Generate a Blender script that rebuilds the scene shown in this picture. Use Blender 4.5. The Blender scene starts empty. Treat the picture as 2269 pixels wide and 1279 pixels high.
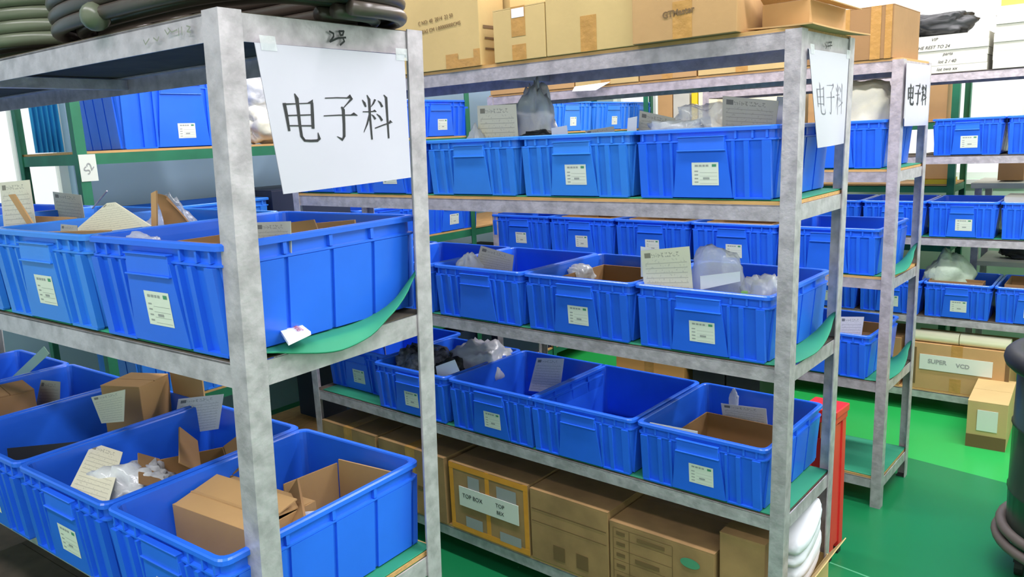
import bpy, bmesh, math, random
from mathutils import Vector, Matrix, noise
random.seed(7)
scn = bpy.context.scene
COL = scn.collection
R = math.radians

# ------------------------------------------------------------ camera, light, exposure
cam_d = bpy.data.cameras.new('camera'); cam = bpy.data.objects.new('camera', cam_d); COL.objects.link(cam)
cam_d.sensor_width = 36.0
cam_d.lens = 36.0 * 1726.84 / 2269.0
cam_d.clip_start = 0.02
_y, _p, _r = R(39.0910), R(10.9929), R(-2.6576)
_f = Vector((-math.sin(_y)*math.cos(_p), math.cos(_y)*math.cos(_p), -math.sin(_p)))
_rt = Vector((math.cos(_y), math.sin(_y), 0)); _up = _rt.cross(_f)
_r2 = math.cos(_r)*_rt + math.sin(_r)*_up; _u2 = -math.sin(_r)*_rt + math.cos(_r)*_up
m = Matrix((_r2, _u2, -_f)).transposed().to_4x4(); m.translation = Vector((1.16415, -0.68940, 1.76048))
cam.matrix_world = m
scn.camera = cam
scn.view_settings.view_transform = 'Standard'
scn.view_settings.look = 'None'
scn.view_settings.gamma = 1.0
scn.view_settings.exposure = -0.06
scn.view_settings.use_curve_mapping = False

w = bpy.data.worlds.new('World'); scn.world = w; w.use_nodes = True
bg = w.node_tree.nodes['Background']; bg.inputs[0].default_value = (0.96, 0.99, 1.0, 1); bg.inputs[1].default_value = 1.25

def area_lamp(name, loc, sx, sy, power, col=(1, .955, 1.0), rot=(0, 0, 0)):
    d = bpy.data.lights.new(name, 'AREA'); d.shape = 'RECTANGLE'; d.size = sx; d.size_y = sy; d.energy = power; d.color = col
    o = bpy.data.objects.new(name, d); COL.objects.link(o); o.location = loc; o.rotation_euler = rot
    return o
LAMPS = [  # x, y, length x, length y, watts
    (-0.6, -1.3, 2.4, .25, 38), (1.5, -1.2, 2.4, .25, 62),
    (-0.9, 1.02, 2.4, .2, 62), (1.75, 0.95, 2.4, .2, 74),
    (-0.9, 2.45, 2.4, .2, 50), (1.7, 2.45, 2.4, .2, 58),
    (-0.9, 4.0, 2.4, .2, 50), (1.2, 3.85, 2.4, .2, 95),
    (-0.6, 5.3, 2.4, .2, 40)]
for i, (x, y, sx, sy, pw) in enumerate(LAMPS):
    area_lamp('lamp_light', (x, y, 3.53), sx, sy, pw)

# ------------------------------------------------------------ materials
MATS = {}
def mat(name, col, rough=.6, metal=0.0, var=0.0, vscale=8.0, col2=None, bump=0.0, bscale=30.0, alpha=1.0, sub=0.0, spec=.5, obj_var=0.0, emit=None, stretch=None):
    if name in MATS: return MATS[name]
    m = bpy.data.materials.new(name); m.use_nodes = True
    nt = m.node_tree; N = nt.nodes; L = nt.links; b = N['Principled BSDF']
    b.inputs['Roughness'].default_value = rough; b.inputs['Metallic'].default_value = metal
    b.inputs['Alpha'].default_value = alpha
    b.inputs['Specular IOR Level'].default_value = spec
    c = tuple(col) + (1,)
    b.inputs['Base Color'].default_value = c
    if emit: b.inputs['Emission Color'].default_value = c; b.inputs['Emission Strength'].default_value = emit
    tc = N.new('ShaderNodeTexCoord'); src = tc.outputs['Object']
    if stretch:
        mp = N.new('ShaderNodeMapping'); mp.inputs['Scale'].default_value = stretch; L.new(src, mp.inputs['Vector']); src = mp.outputs['Vector']
    last = None
    if var > 0 or col2:
        n = N.new('ShaderNodeTexNoise'); n.inputs['Scale'].default_value = vscale; n.inputs['Detail'].default_value = 5
        L.new(src, n.inputs['Vector'])
        rp = N.new('ShaderNodeValToRGB'); L.new(n.outputs['Fac'], rp.inputs['Fac'])
        d2 = col2 if col2 else tuple(v*(1-var) for v in col)
        rp.color_ramp.elements[0].position = .35; rp.color_ramp.elements[1].position = .62
        rp.color_ramp.elements[0].color = tuple(d2)+(1,); rp.color_ramp.elements[1].color = c
        last = rp.outputs['Color']
    if obj_var > 0:
        oi = N.new('ShaderNodeObjectInfo'); hs = N.new('ShaderNodeHueSaturation')
        mr = N.new('ShaderNodeMapRange'); mr.inputs['To Min'].default_value = 1-obj_var; mr.inputs['To Max'].default_value = 1+obj_var
        L.new(oi.outputs['Random'], mr.inputs['Value']); L.new(mr.outputs['Result'], hs.inputs['Value'])
        if last: L.new(last, hs.inputs['Color'])
        else: hs.inputs['Color'].default_value = c
        last = hs.outputs['Color']
    if last: L.new(last, b.inputs['Base Color'])
    if bump > 0:
        n2 = N.new('ShaderNodeTexNoise'); n2.inputs['Scale'].default_value = bscale; n2.inputs['Detail'].default_value = 4; L.new(src, n2.inputs['Vector'])
        bp = N.new('ShaderNodeBump'); bp.inputs['Strength'].default_value = bump; bp.inputs['Distance'].default_value = .01
        L.new(n2.outputs['Fac'], bp.inputs['Height']); L.new(bp.outputs['Normal'], b.inputs['Normal'])
    MATS[name] = m
    return m

def paper_mat(name, col, line, nlines, alpha_w=.88):
    """paper with a ruled printed form, driven by the sheet's own UVs"""
    if name in MATS: return MATS[name]
    m = mat(name, col, .7)
    nt = m.node_tree; N = nt.nodes; L = nt.links; b = N['Principled BSDF']
    tc = N.new('ShaderNodeTexCoord'); sp = N.new('ShaderNodeSeparateXYZ'); L.new(tc.outputs['UV'], sp.inputs[0])
    def M(op, a, bb=None, c=None):
        n = N.new('ShaderNodeMath'); n.operation = op
        for i, v in enumerate((a, bb, c)):
            if v is None: continue
            if isinstance(v, (int, float)): n.inputs[i].default_value = v
            else: L.new(v, n.inputs[i])
        return n.outputs[0]
    u, v = sp.outputs[0], sp.outputs[1]
    lines = M('LESS_THAN', M('FRACT', M('MULTIPLY', v, nlines)), .16)
    inb = M('MULTIPLY', M('MULTIPLY', M('GREATER_THAN', u, .07), M('LESS_THAN', u, .93)), M('MULTIPLY', M('GREATER_THAN', v, .05), M('LESS_THAN', v, .84)))
    a1 = M('MULTIPLY', M('MULTIPLY', lines, inb), .45)
    # header words and a few written marks
    nz = N.new('ShaderNodeTexNoise'); nz.inputs['Scale'].default_value = 26; nz.inputs['Detail'].default_value = 1; L.new(tc.outputs['UV'], nz.inputs['Vector'])
    blot = M('GREATER_THAN', nz.outputs['Fac'], .53)
    hd = M('MULTIPLY', M('MULTIPLY', M('GREATER_THAN', v, .87), M('LESS_THAN', v, .94)), M('MULTIPLY', M('GREATER_THAN', u, .08), M('LESS_THAN', u, .8)))
    a2 = M('MULTIPLY', M('MULTIPLY', hd, blot), .6)
    logo = M('MULTIPLY', M('MULTIPLY', M('GREATER_THAN', v, .87), M('LESS_THAN', v, .95)), M('MULTIPLY', M('GREATER_THAN', u, .07), M('LESS_THAN', u, .2)))
    wr = M('MULTIPLY', M('MULTIPLY', inb, M('GREATER_THAN', nz.outputs['Fac'], .64)), .3)
    f = M('MAXIMUM', M('MAXIMUM', a1, a2), M('MAXIMUM', logo, wr))
    mx = N.new('ShaderNodeMix'); mx.data_type = 'RGBA'; L.new(f, mx.inputs['Factor'])
    mx.inputs[6].default_value = tuple(col)+(1,); mx.inputs[7].default_value = tuple(line)+(1,)
    L.new(mx.outputs[2], b.inputs['Base Color'])
    return m

def s2l(r, g, b):
    return tuple((c/255/12.92 if c/255 <= .04045 else ((c/255+.055)/1.055)**2.4) for c in (r, g, b))
M_STEEL = mat('grey_painted_steel', s2l(196, 186, 193), .36, .3, var=.30, vscale=26, bump=.15, bscale=60)
M_GSTEEL = mat('green_painted_steel', s2l(40, 120, 86), .5, .1, var=.25, vscale=7)
M_BOARD = mat('plywood_board', s2l(205, 160, 100), .7, var=.25, vscale=14, stretch=(1, 6, 20))
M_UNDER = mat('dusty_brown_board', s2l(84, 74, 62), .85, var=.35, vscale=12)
M_MAT = mat('green_rubber_mat', s2l(38, 140, 105), .7, var=.12, vscale=5)
M_BLUE = mat('blue_plastic', s2l(42, 108, 238), .26, var=.10, vscale=5, obj_var=.07, bump=.05, bscale=12)
M_LBLUE = mat('faded_blue_plastic', s2l(54, 130, 230), .26, var=.10, vscale=5, obj_var=.06, bump=.05, bscale=12)
M_CARD = mat('cardboard', s2l(188, 148, 98), .8, var=.10, vscale=6, obj_var=.10, bump=.04, bscale=60)
M_CARDY = mat('yellow_cardboard', s2l(198, 170, 114), .8, var=.08, vscale=6, obj_var=.05, bump=.04, bscale=60)
M_CARDD = mat('brown_cardboard', s2l(156, 118, 76), .85, var=.14, vscale=6, obj_var=.1, bump=.04, bscale=60)
M_CARDX = mat('dusty_cardboard', s2l(158, 124, 80), .85, var=.25, vscale=9, obj_var=.08, bump=.04, bscale=60)
M_TAPE = mat('brown_tape', s2l(186, 140, 78), .22, var=.12, vscale=30, bump=.3, bscale=30)
M_ORANGE = mat('orange_tape', s2l(222, 150, 52), .4, var=.12, vscale=20)
M_INK = mat('black_ink', (.015, .015, .018), .6)
M_GINK = mat('grey_ink', s2l(150, 152, 150), .7)
M_BINK = mat('brown_ink', s2l(110, 84, 50), .7)
M_SIGN = mat('sleeved_sign_paper', s2l(194, 190, 204), .22, var=.05, vscale=3)
M_FAINT = mat('faint_grey_ink', s2l(96, 96, 108), .6)
M_SCRAWL = mat('soft_pencil', s2l(128, 130, 120), .7)
M_GREENINK = mat('green_ink', s2l(70, 140, 105), .7)
M_WHITE = mat('white_paper', s2l(236, 236, 242), .45, var=.03)
M_STICK = mat('sticker_paper', s2l(214, 218, 206), .6)
M_PAPERW = paper_mat('printed_white_card', s2l(226, 224, 228), s2l(120, 122, 128), 13)
M_PAPERY = paper_mat('printed_cream_card', s2l(226, 220, 196), s2l(140, 134, 116), 13)
M_PAPERG = paper_mat('printed_grey_card', s2l(176, 172, 160), s2l(104, 102, 98), 15)
M_BAG = mat('clear_plastic', s2l(225, 228, 232), .18, alpha=.5, bump=.6, bscale=22, spec=.8)
M_BAGM = mat('milky_plastic', s2l(220, 222, 226), .22, alpha=.78, bump=.7, bscale=18, spec=.8)
M_BAGD = mat('dark_plastic', s2l(38, 40, 46), .22, col2=s2l(120, 120, 130), vscale=28, bump=.9, bscale=26)
M_SACK = mat('cream_sack', s2l(232, 228, 206), .7, var=.08, bump=.5, bscale=14)
M_METALBITS = mat('small_metal_parts', s2l(150, 145, 135), .35, .6, col2=s2l(70, 66, 60), vscale=60, bump=1, bscale=70)
M_HOSE = mat('dark_rubber_hose', s2l(78, 68, 62), .32, var=.25, vscale=5)
M_HOSEG = mat('grey_green_hose', s2l(104, 108, 90), .3, var=.35, vscale=7)
M_BLACK = mat('black_rubber', s2l(34, 36, 38), .5, var=.2)
M_BIN = mat('dark_green_enamel', s2l(44, 66, 54), .3, var=.15, vscale=4)
M_RED = mat('red_paint', s2l(222, 44, 44), .35, var=.06)
M_DRED = mat('dark_red_paint', s2l(150, 26, 34), .4)
M_BOARDSTK = mat('grey_white_board', s2l(196, 194, 182), .7, var=.08, vscale=10)
M_CREAM = mat('cream_paper_roll', s2l(236, 232, 200), .7, var=.05)
M_YEL = mat('yellow_plastic', s2l(236, 206, 40), .4)
M_WALL = mat('wall_paint', s2l(226, 238, 226), .8, var=.04, vscale=1.5)
M_DADO = mat('pale_green_paint', s2l(178, 208, 184), .7, var=.05, vscale=1.5)
M_BWALL = mat('pale_blue_paint', s2l(170, 200, 224), .7, var=.08, vscale=1.2)
M_CEIL = mat('ceiling_paint', s2l(225, 226, 222), .9)
M_FRAME = mat('window_frame_paint', s2l(230, 236, 228), .5)
M_CURT = mat('blue_curtain', s2l(50, 165, 228), .7, var=.2, vscale=9, stretch=(6, 6, .6))

def glass_mat():
    m = bpy.data.materials.new('window_glass'); m.use_nodes = True
    b = m.node_tree.nodes['Principled BSDF']; b.inputs['Base Color'].default_value = (1, 1, 1, 1)
    b.inputs['Alpha'].default_value = .12; b.inputs['Roughness'].default_value = .05
    return m
M_GLASS = glass_mat()

def floor_mat():
    m = bpy.data.materials.new('green_floor_paint'); m.use_nodes = True
    nt = m.node_tree; N = nt.nodes; L = nt.links; b = N['Principled BSDF']
    b.inputs['Roughness'].default_value = .28
    tc = N.new('ShaderNodeTexCoord'); sp = N.new('ShaderNodeSeparateXYZ'); L.new(tc.outputs['Object'], sp.inputs[0])
    def M(op, a, bb=None):
        n = N.new('ShaderNodeMath'); n.operation = op
        for i, v in enumerate((a, bb)):
            if v is None: continue
            if isinstance(v, (int, float)): n.inputs[i].default_value = v
            else: L.new(v, n.inputs[i])
        return n.outputs[0]
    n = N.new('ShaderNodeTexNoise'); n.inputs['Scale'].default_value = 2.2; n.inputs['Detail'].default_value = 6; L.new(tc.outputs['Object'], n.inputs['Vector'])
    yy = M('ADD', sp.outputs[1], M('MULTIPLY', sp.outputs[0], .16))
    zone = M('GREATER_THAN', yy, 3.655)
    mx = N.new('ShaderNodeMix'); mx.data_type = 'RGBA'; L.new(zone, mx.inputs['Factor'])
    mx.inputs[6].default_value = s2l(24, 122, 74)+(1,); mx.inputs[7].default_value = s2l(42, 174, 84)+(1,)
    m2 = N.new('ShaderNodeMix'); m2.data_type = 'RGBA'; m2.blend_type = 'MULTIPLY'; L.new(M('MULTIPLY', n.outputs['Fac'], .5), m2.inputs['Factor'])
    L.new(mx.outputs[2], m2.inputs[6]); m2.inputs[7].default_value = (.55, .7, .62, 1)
    # worn seam and pale scuffs
    seam = M('LESS_THAN', M('ABSOLUTE', M('SUBTRACT', yy, 2.39)), .004)
    n3 = N.new('ShaderNodeTexNoise'); n3.inputs['Scale'].default_value = 9; L.new(tc.outputs['Object'], n3.inputs['Vector'])
    scuff = M('GREATER_THAN', n3.outputs['Fac'], .74)
    f = M('MULTIPLY', M('MAXIMUM', seam, scuff), .45)
    m3 = N.new('ShaderNodeMix'); m3.data_type = 'RGBA'; L.new(f, m3.inputs['Factor']); L.new(m2.outputs[2], m3.inputs[6]); m3.inputs[7].default_value = s2l(130, 215, 170)+(1,)
    L.new(m3.outputs[2], b.inputs['Base Color'])
    return m
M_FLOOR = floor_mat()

# ------------------------------------------------------------ helpers
class MB:
    def __init__(s): s.v = []; s.f = []; s.m = []; s.uv = {}
    def quad(s, a, b, c, d, mi=0): n = len(s.v); s.v += [a, b, c, d]; s.f.append((n, n+1, n+2, n+3)); s.m.append(mi)
    def hexa(s, p, mi=0):
        """8 points: bottom ring 0-3 counter-clockwise seen from above, top ring 4-7"""
        n = len(s.v); s.v += [tuple(q) for q in p]
        for f in ((3, 2, 1, 0), (4, 5, 6, 7), (0, 1, 5, 4), (1, 2, 6, 5), (2, 3, 7, 6), (3, 0, 4, 7)):
            s.f.append(tuple(n+i for i in f)); s.m.append(mi)
    def box(s, x0, y0, z0, x1, y1, z1, mi=0):
        s.hexa([(x0, y0, z0), (x1, y0, z0), (x1, y1, z0), (x0, y1, z0), (x0, y0, z1), (x1, y0, z1), (x1, y1, z1), (x0, y1, z1)], mi)
    def rings(s, rs, cap0=True, cap1=True, mi=0, closed=True):
        n = len(s.v); k = len(rs[0])
        for r in rs: s.v += [tuple(p) for p in r]
        for i in range(len(rs)-1):
            for j in range(k if closed else k-1):
                a = n+i*k+j; b = n+i*k+(j+1) % k
                s.f.append((a, b, b+k, a+k)); s.m.append(mi)
        if cap0: s.f.append(tuple(n+j for j in reversed(range(k)))); s.m.append(mi)
        if cap1: s.f.append(tuple(n+(len(rs)-1)*k+j for j in range(k))); s.m.append(mi)
    def tube(s, pts, r, seg=10, mi=0, caps=True, closed=False):
        pts = [Vector(p) for p in pts]; rs = []; up = Vector((0, 0, 1))
        n = len(pts)
        for i, p in enumerate(pts):
            a = pts[(i-1) % n] if (closed or i > 0) else p
            b = pts[(i+1) % n] if (closed or i < n-1) else p
            t = (b-a).normalized()
            u = t.cross(up)
            if u.length < 1e-3: u = t.cross(Vector((1, 0, 0)))
            u.normalize(); v = u.cross(t)
            rr = r[i] if isinstance(r, (list, tuple)) else r
            rs.append([p + rr*(math.cos(2*math.pi*j/seg)*u + math.sin(2*math.pi*j/seg)*v) for j in range(seg)])
        if closed: rs.append(rs[0])
        s.rings(rs, caps and not closed, caps and not closed, mi)
    def build(s, name, mats, parent=None, smooth=False, loc=None, rz=0.0, bevel=0.0, xf=None):
        me = bpy.data.meshes.new(name)
        vv = [xf(*p) for p in s.v] if xf else s.v
        me.from_pydata([tuple(p) for p in vv], [], s.f)
        if not isinstance(mats, (list, tuple)): mats = [mats]
        for mm in mats: me.materials.append(mm)
        me.polygons.foreach_set('material_index', s.m)
        if smooth: me.polygons.foreach_set('use_smooth', [True]*len(s.f))
        me.update()
        o = bpy.data.objects.new(name, me); COL.objects.link(o)
        if parent: o.parent = parent
        if loc is not None: o.location = loc
        o.rotation_euler = (0, 0, rz)
        if bevel > 0:
            bv = o.modifiers.new('bevel', 'BEVEL'); bv.width = bevel; bv.segments = 2; bv.limit_method = 'ANGLE'
        return o

def tag(o, label=None, cat=None, group=None, kind=None):
    if label: o['label'] = label
    if cat: o['category'] = cat
    if group: o['group'] = group
    if kind: o['kind'] = kind
    return o
def empty(name, loc, rz=0.0):
    o = bpy.data.objects.new(name, None); COL.objects.link(o); o.location = loc; o.rotation_euler = (0, 0, rz); o.empty_display_size = .1
    return o
def dup(root, loc, rz):
    r = root.copy(); COL.objects.link(r); r.location = loc; r.rotation_euler = (0, 0, rz)
    for ch in list(root.children):
        c = ch.copy(); COL.objects.link(c); c.parent = r
        for g in ch.children:
            d = g.copy(); COL.objects.link(d); d.parent = c
    return r

# rack frames: origin of the front post at the aisle end, yaw, lean of the uprights (metres per metre of height)
FR = {'A': ((0, 0), 2.5605, .0098, .0322), 'B': ((.42739, 1.45085), -1.3937, .0201, -.0225),
      'C': ((.35374, 2.92599), -2.0773, .0043, .0039), 'W': ((0, 0), 0, 0, 0)}
def loc2w(k, x, y, z):
    o, t, sx, sy = FR[k]; t = R(t)
    if k == 'W': return Vector((x, y, z))
    return Vector((o[0]+math.cos(t)*x-math.sin(t)*y+sx*(z-1), o[1]+math.sin(t)*x+math.cos(t)*y+sy*(z-1), z))
def rz_of(k): return R(FR[k][1])

# ------------------------------------------------------------ room
XW, YB, ZC = -3.35, 6.0, 3.6
def wall_with_holes(name, axis, pos, thick, lo, hi, z0, z1, holes, mats, zsplit):
    """axis 'x': wall plane x=pos spanning y lo..hi; axis 'y': plane y=pos spanning x. holes (a0,a1,z0,z1)"""
    mb = MB()
    As = sorted({lo, hi, *[h[0] for h in holes], *[h[1] for h in holes]}); Zs = sorted({z0, z1, zsplit, *[h[2] for h in holes], *[h[3] for h in holes]})
    for i in range(len(As)-1):
        for j in range(len(Zs)-1):
            ca, cz = (As[i]+As[i+1])/2, (Zs[j]+Zs[j+1])/2
            if any(h[0] < ca < h[1] and h[2] < cz < h[3] for h in holes): continue
            mi = 1 if cz < zsplit else 0
            if axis == 'x': mb.box(pos-thick, As[i], Zs[j], pos, As[i+1], Zs[j+1], mi)
            else: mb.box(As[i], pos, Zs[j], As[i+1], pos+thick, Zs[j+1], mi)
    return tag(mb.build(name, mats), kind='structure')
LWIN = [(.72, 1.16, 1.38, 2.35), (2.6, 3.9, 1.5, 2.5)]
BWIN = [(-2.9, -2.1, 1.35, 2.75), (-1.95, -1.0, 1.35, 2.75), (-.55, .50, 1.30, 2.80), (.75, 1.9, 1.35, 2.75)]
wall_with_holes('wall_left', 'x', XW, .15, -2.5, YB, 0, ZC, LWIN, [M_BWALL, M_BWALL], 1.3)
wall_with_holes('wall_back', 'y', YB, .15, XW-.15, 3.2, 0, ZC, BWIN, [M_WALL, M_DADO], 1.30)
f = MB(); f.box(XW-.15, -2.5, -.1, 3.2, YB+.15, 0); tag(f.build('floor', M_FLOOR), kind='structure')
f = MB(); f.box(XW-.15, -2.5, ZC, 3.2, YB+.15, ZC+.1); tag(f.build('ceiling', M_CEIL), kind='structure')
wall_with_holes('wall_front', 'y', -2.65, .15, XW-.15, 3.2, 0, ZC, [], [M_WALL, M_DADO], 1.30)
wall_with_holes('wall_right', 'x', 3.35, .15, -2.5, YB, 0, ZC, [(-1.8, 1.2, 1.3, 2.9), (2.6, 5.2, 1.3, 2.9)], [M_WALL, M_DADO], 1.30)
wn = 0
for ax, pos, holes in (('x', XW, LWIN), ('y', YB, BWIN)):
    for (a0, a1, z0, z1) in holes:
        wn += 1
        root = empty('window_%d' % wn, (0, 0, 0)); tag(root, kind='structure')
        fr = MB(); gl = MB(); sl = MB()
        def bxa(mb, a, b, za, zb, d0, d1):
            if ax == 'x': mb.box(pos-.15+d0, a, za, pos-.15+d1, b, zb)
            else: mb.box(a, pos+.15-d1, za, b, pos+.15-d0, zb)
        t = .045; am = (a0+a1)/2
        bxa(fr, a0, a1, z0, z0+t, .03, .08); bxa(fr, a0, a1, z1-t, z1, .03, .08)
        bxa(fr, a0, a0+t, z0+t, z1-t, .03, .08); bxa(fr, a1-t, a1, z0+t, z1-t, .03, .08)
        bxa(fr, am-t/2, am+t/2, z0+t, z1-t, .03, .08)
        bxa(gl, a0+t, am-t/2, z0+t, z1-t, .052, .056); bxa(gl, am+t/2, a1-t, z0+t, z1-t, .052, .056)
        bxa(sl, a0-.03, a1+.03, z0-.035, z0-.001, .1, .20)
        fr.build('window_frame', M_FRAME, root); gl.build('window_glass', M_GLASS, root); sl.build('window_sill', M_FRAME, root)
for i, (x, y, sx, sy, pw) in enumerate(LAMPS):
    r = empty('ceiling_lamp', (x, y, 3.6))
    tag(r, ['long white ceiling lamp above the aisle before the nearest rack, left one', 'long white ceiling lamp above the aisle before the nearest rack, right one',
            'long white ceiling lamp between nearest and second rack, left one', 'long white ceiling lamp between nearest and second rack, right one',
            'long white ceiling lamp between second and third rack, left one', 'long white ceiling lamp between second and third rack, right one',
            'long white ceiling lamp between third and fourth rack, left one', 'long white ceiling lamp between third and fourth rack, right one',
            'long white ceiling lamp by the windows of the back wall'][i], 'ceiling lamp', 'long ceiling lamps over the aisles')
    h = MB(); h.box(-sx/2-.03, -sy/2-.02, -.045, sx/2+.03, sy/2+.02, -.001); h.build('lamp_housing', M_FRAME, r)

# ------------------------------------------------------------ racks
def make_rack(key, name, label, length, depth, levels, top, steel, leg=.044, rail=.045, flush=(), mids=()):
    o, t, sx, sy = FR[key]; th = R(t)
    root = empty(name, (o[0], o[1], 0), th); tag(root, label, 'rack', None)
    # lean expressed in the rack's own axes
    lx = math.cos(th)*sx+math.sin(th)*sy; ly = -math.sin(th)*sx+math.cos(th)*sy
    xf = lambda x, y, z: (x+lx*(z-1), y+ly*(z-1), z)
    tk = .0035
    for (px, py, dx, dy) in [(mx, -.004, -1, 1) for mx in mids]+[(0, 0, -1, 1), (0, depth, -1, -1), (-length, 0, 1, 1), (-length, depth, 1, -1)]:
        mb = MB(); H = top
        def bb(x0, y0, x1, y1):
            xa, xb = sorted((x0, x1)); ya, yb = sorted((y0, y1))
            for q in range(8): mb.box(xa, ya, H*q/8, xb, yb, H*(q+1)/8)
        bb(px, py, px+dx*leg, py+dy*tk)
        bb(px, py+dy*tk, px+dx*tk, py+dy*leg*1.0)
        p = mb.build('post', steel, root, xf=xf)
        b2 = MB(); xa, xb = sorted((px+dx*tk*1.2, px+dx*(leg-.004))); ya, yb = sorted((py+dy*tk*1.2, py+dy*(leg-.004)))
        b2.box(xa, ya, 0, xb, yb, .006); b2.build('foot_plate', M_BLACK, p, xf=xf)
    g = .0008
    for z in levels:
        for nm, (x0, y0, x1, y1, x2, y2, x3, y3) in (
            ('front_rail', (-length+tk+g, tk+g, -tk-g, 2*tk+g, -length+leg, tk+g, -leg, .035)),
            ('back_rail', (-length+tk+g, depth-2*tk-g, -tk-g, depth-tk-g, -length+leg, depth-.035, -leg, depth-tk-g))):
            mb = MB(); mb.box(x0, y0, z-rail, x1, y1, z); mb.box(x2, min(y2, y3), z-.004, x3, max(y2, y3), z-.0005); mb.build(nm, steel, root, xf=xf)
        for xx in (-tk-g, -length+2*tk+g):
            mb = MB(); mb.box(xx-tk, 2*tk+2*g, z-rail, xx, depth-2*tk-2*g, z); mb.build('end_rail', steel, root, xf=xf)
        # mid cross bar below the boards
        mb = MB(); mb.box(-length/2-.018, 2*tk+2*g, z-.032, -length/2+.018, depth-2*tk-2*g, z-.005); mb.build('cross_bar', steel, root, xf=xf)
        fl = levels.index(z) in flush
        mb = MB(); mb.box(-length+.012, .006, z+.0005, -.010, depth-.010, z+(.0025 if fl else .0105))
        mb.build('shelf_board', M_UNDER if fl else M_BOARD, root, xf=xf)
    return root
BT = .0115   # top of a shelf board above its rail
BF = .0035   # the same where the board lies flush
LA = [.335, .838, 1.397, 1.978]; LB = [.1363, .5998, 1.0716, 1.5419, 2.0]
LC = LB
make_rack('A', 'steel_rack', 'nearest grey steel rack, large characters sign hung on its end', 2.33, .4738, LA, 1.982, M_STEEL, flush=(0, 2, 3))
make_rack('B', 'steel_rack', 'second grey steel rack, big cartons on top and crooked sign on end', 2.3258, .4365, LB, 2.004, M_STEEL, flush=(1, 2))
make_rack('C', 'steel_rack', 'third grey steel rack whose bottom shelf of green mat is empty', 2.33, .4556, LC, 2.004, M_STEEL, flush=(1,))
FR['D'] = ((1.13, 4.357), 0, 0, 0)
make_rack('D', 'steel_rack', 'farthest grey steel rack, white board stacks along its top', 2.33, .46, LB, 2.004, M_STEEL, flush=(1, 2, 3, 4))
FR['E'] = ((.205, 5.15), 0, 0, 0)
make_rack('E', 'green_rack', 'dark green steel rack by the back wall windows', 2.3, .45, [.15, .60, .915, 1.312, 1.73, 2.25], 2.28, M_GSTEEL)
FR['G'] = ((-2.25, 5.6), 90, 0, 0)      # along the left wall, faces +x ; local x runs along world y (negative = towards camera)
make_rack('G', 'green_rack', 'dark green steel rack standing along the left wall', 4.87, .62, [.15, .62, 1.178, 1.772, 2.38], 2.42, M_GSTEEL, leg=.04, mids=(-2.44, -1.58))

def mat_sheet(k, x0, x1, y0, y1, z, label, curl=None, name='rubber_mat'):
    mb = MB(); nx, ny = 40, 24; rs = []
    for i in range(nx+1):
        row = []
        for j in range(ny+1):
            x = x0+(x1-x0)*i/nx; y = y0+(y1-y0)*j/ny
            # denser columns near the aisle end
            u = i/nx; x = x0+(x1-x0)*(1-(1-u)**2.6)
            dx, dz = curl(x, y) if curl else (0, 0)
            row.append((x+dx, y, z+dz))
        rs.append(row)
    t = .003
    n = len(mb.v)
    for r in rs: mb.v += r
    K = ny+1; T = (nx+1)*K
    for r in rs: mb.v += [(a, b, c+t) for a, b, c in r]
    for i in range(nx):
        for j in range(ny):
            a = i*K+j; mb.f.append((a, a+1, a+K+1, a+K)); mb.m.append(0)
            mb.f.append((T+a, T+a+K, T+a+K+1, T+a+1)); mb.m.append(0)
    for i in range(nx):
        for j in (0, ny):
            a = i*K+j; q = (a, a+K, T+a+K, T+a); mb.f.append(q if j == 0 else q[::-1]); mb.m.append(0)
    for j in range(ny):
        for i in (0, nx):
            a = i*K+j; q = (a, T+a, T+a+1, a+1); mb.f.append(q if i == 0 else q[::-1]); mb.m.append(0)
    o = mb.build(name, M_MAT, smooth=True, xf=lambda x, y, zz: tuple(loc2w(k, x, y, zz)))
    return tag(o, label, 'mat', 'green mats lining the shelves')
def curlA(x, y):
    if x < -.09: return (0, 0)
    f = min(1, (x+.09)/.082); s = f*f*(3-2*f)
    w1 = math.sin(math.pi*min(1, max(0, (y-.046)/.375)))**.6
    dx = s*.030*w1
    up = .075*(max(0, y-.27)/.16)**1.7+.012*max(0, (.09-y)/.08)
    xn = x+dx
    sag = -.022*min(1, max(0, (xn-.001)/.02))*math.sin(math.pi*min(1, max(0, (y-.05)/.27)))
    return (dx, s*up+sag+.002*s)
def curlB(x, y):
    if x < -.09: return (0, 0)
    f = min(1, (x+.09)/.08); s = f*f*(3-2*f)
    w1 = math.sin(math.pi*min(1, max(0, (y-.046)/.33)))**.6
    dx = s*.016*w1
    return (dx, s*(.060*max(0, (y-.17)/.22)**2 + .004))
mat_sheet('A', -2.28, -.008, .010, .455, LA[2]+BF, 'green rubber mat curling up at the end of the nearest rack', curlA)
mat_sheet('A', -2.28, -.012, .010, .455, LA[1]+BT, 'green rubber mat under the lower totes of the nearest rack')
mat_sheet('B', -2.26, -.012, .010, .42, LB[3]+BT, 'green rubber mat, upper tote shelf of the second rack')
mat_sheet('B', -2.26, -.008, .010, .42, LB[2]+BF, 'green rubber mat with a curling corner on the second rack', curlB)
mat_sheet('B', -2.26, -.012, .010, .42, LB[1]+BF, 'green rubber mat, lower tote shelf of the second rack')
mat_sheet('C', -2.27, -.012, .010, .44, LC[3]+BT, 'green rubber mat, upper tote shelf of the third rack')
mat_sheet('C', -2.27, -.010, .010, .44, LC[2]+BT, 'green rubber mat, middle tote shelf of the third rack', curlB)
mat_sheet('C', -2.27, -.010, .010, .44, LC[1]+BF, 'green rubber mat, lower tote shelf of the third rack', curlB)
mat_sheet('C', -2.27, -.010, .010, .44, LC[0]+BT, 'bare dark green mat on the empty bottom shelf of third rack')
mat_sheet('D', -2.27, -.012, .010, .44, LB[2]+BF, 'green rubber mat on the middle shelf of the farthest rack')
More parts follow.
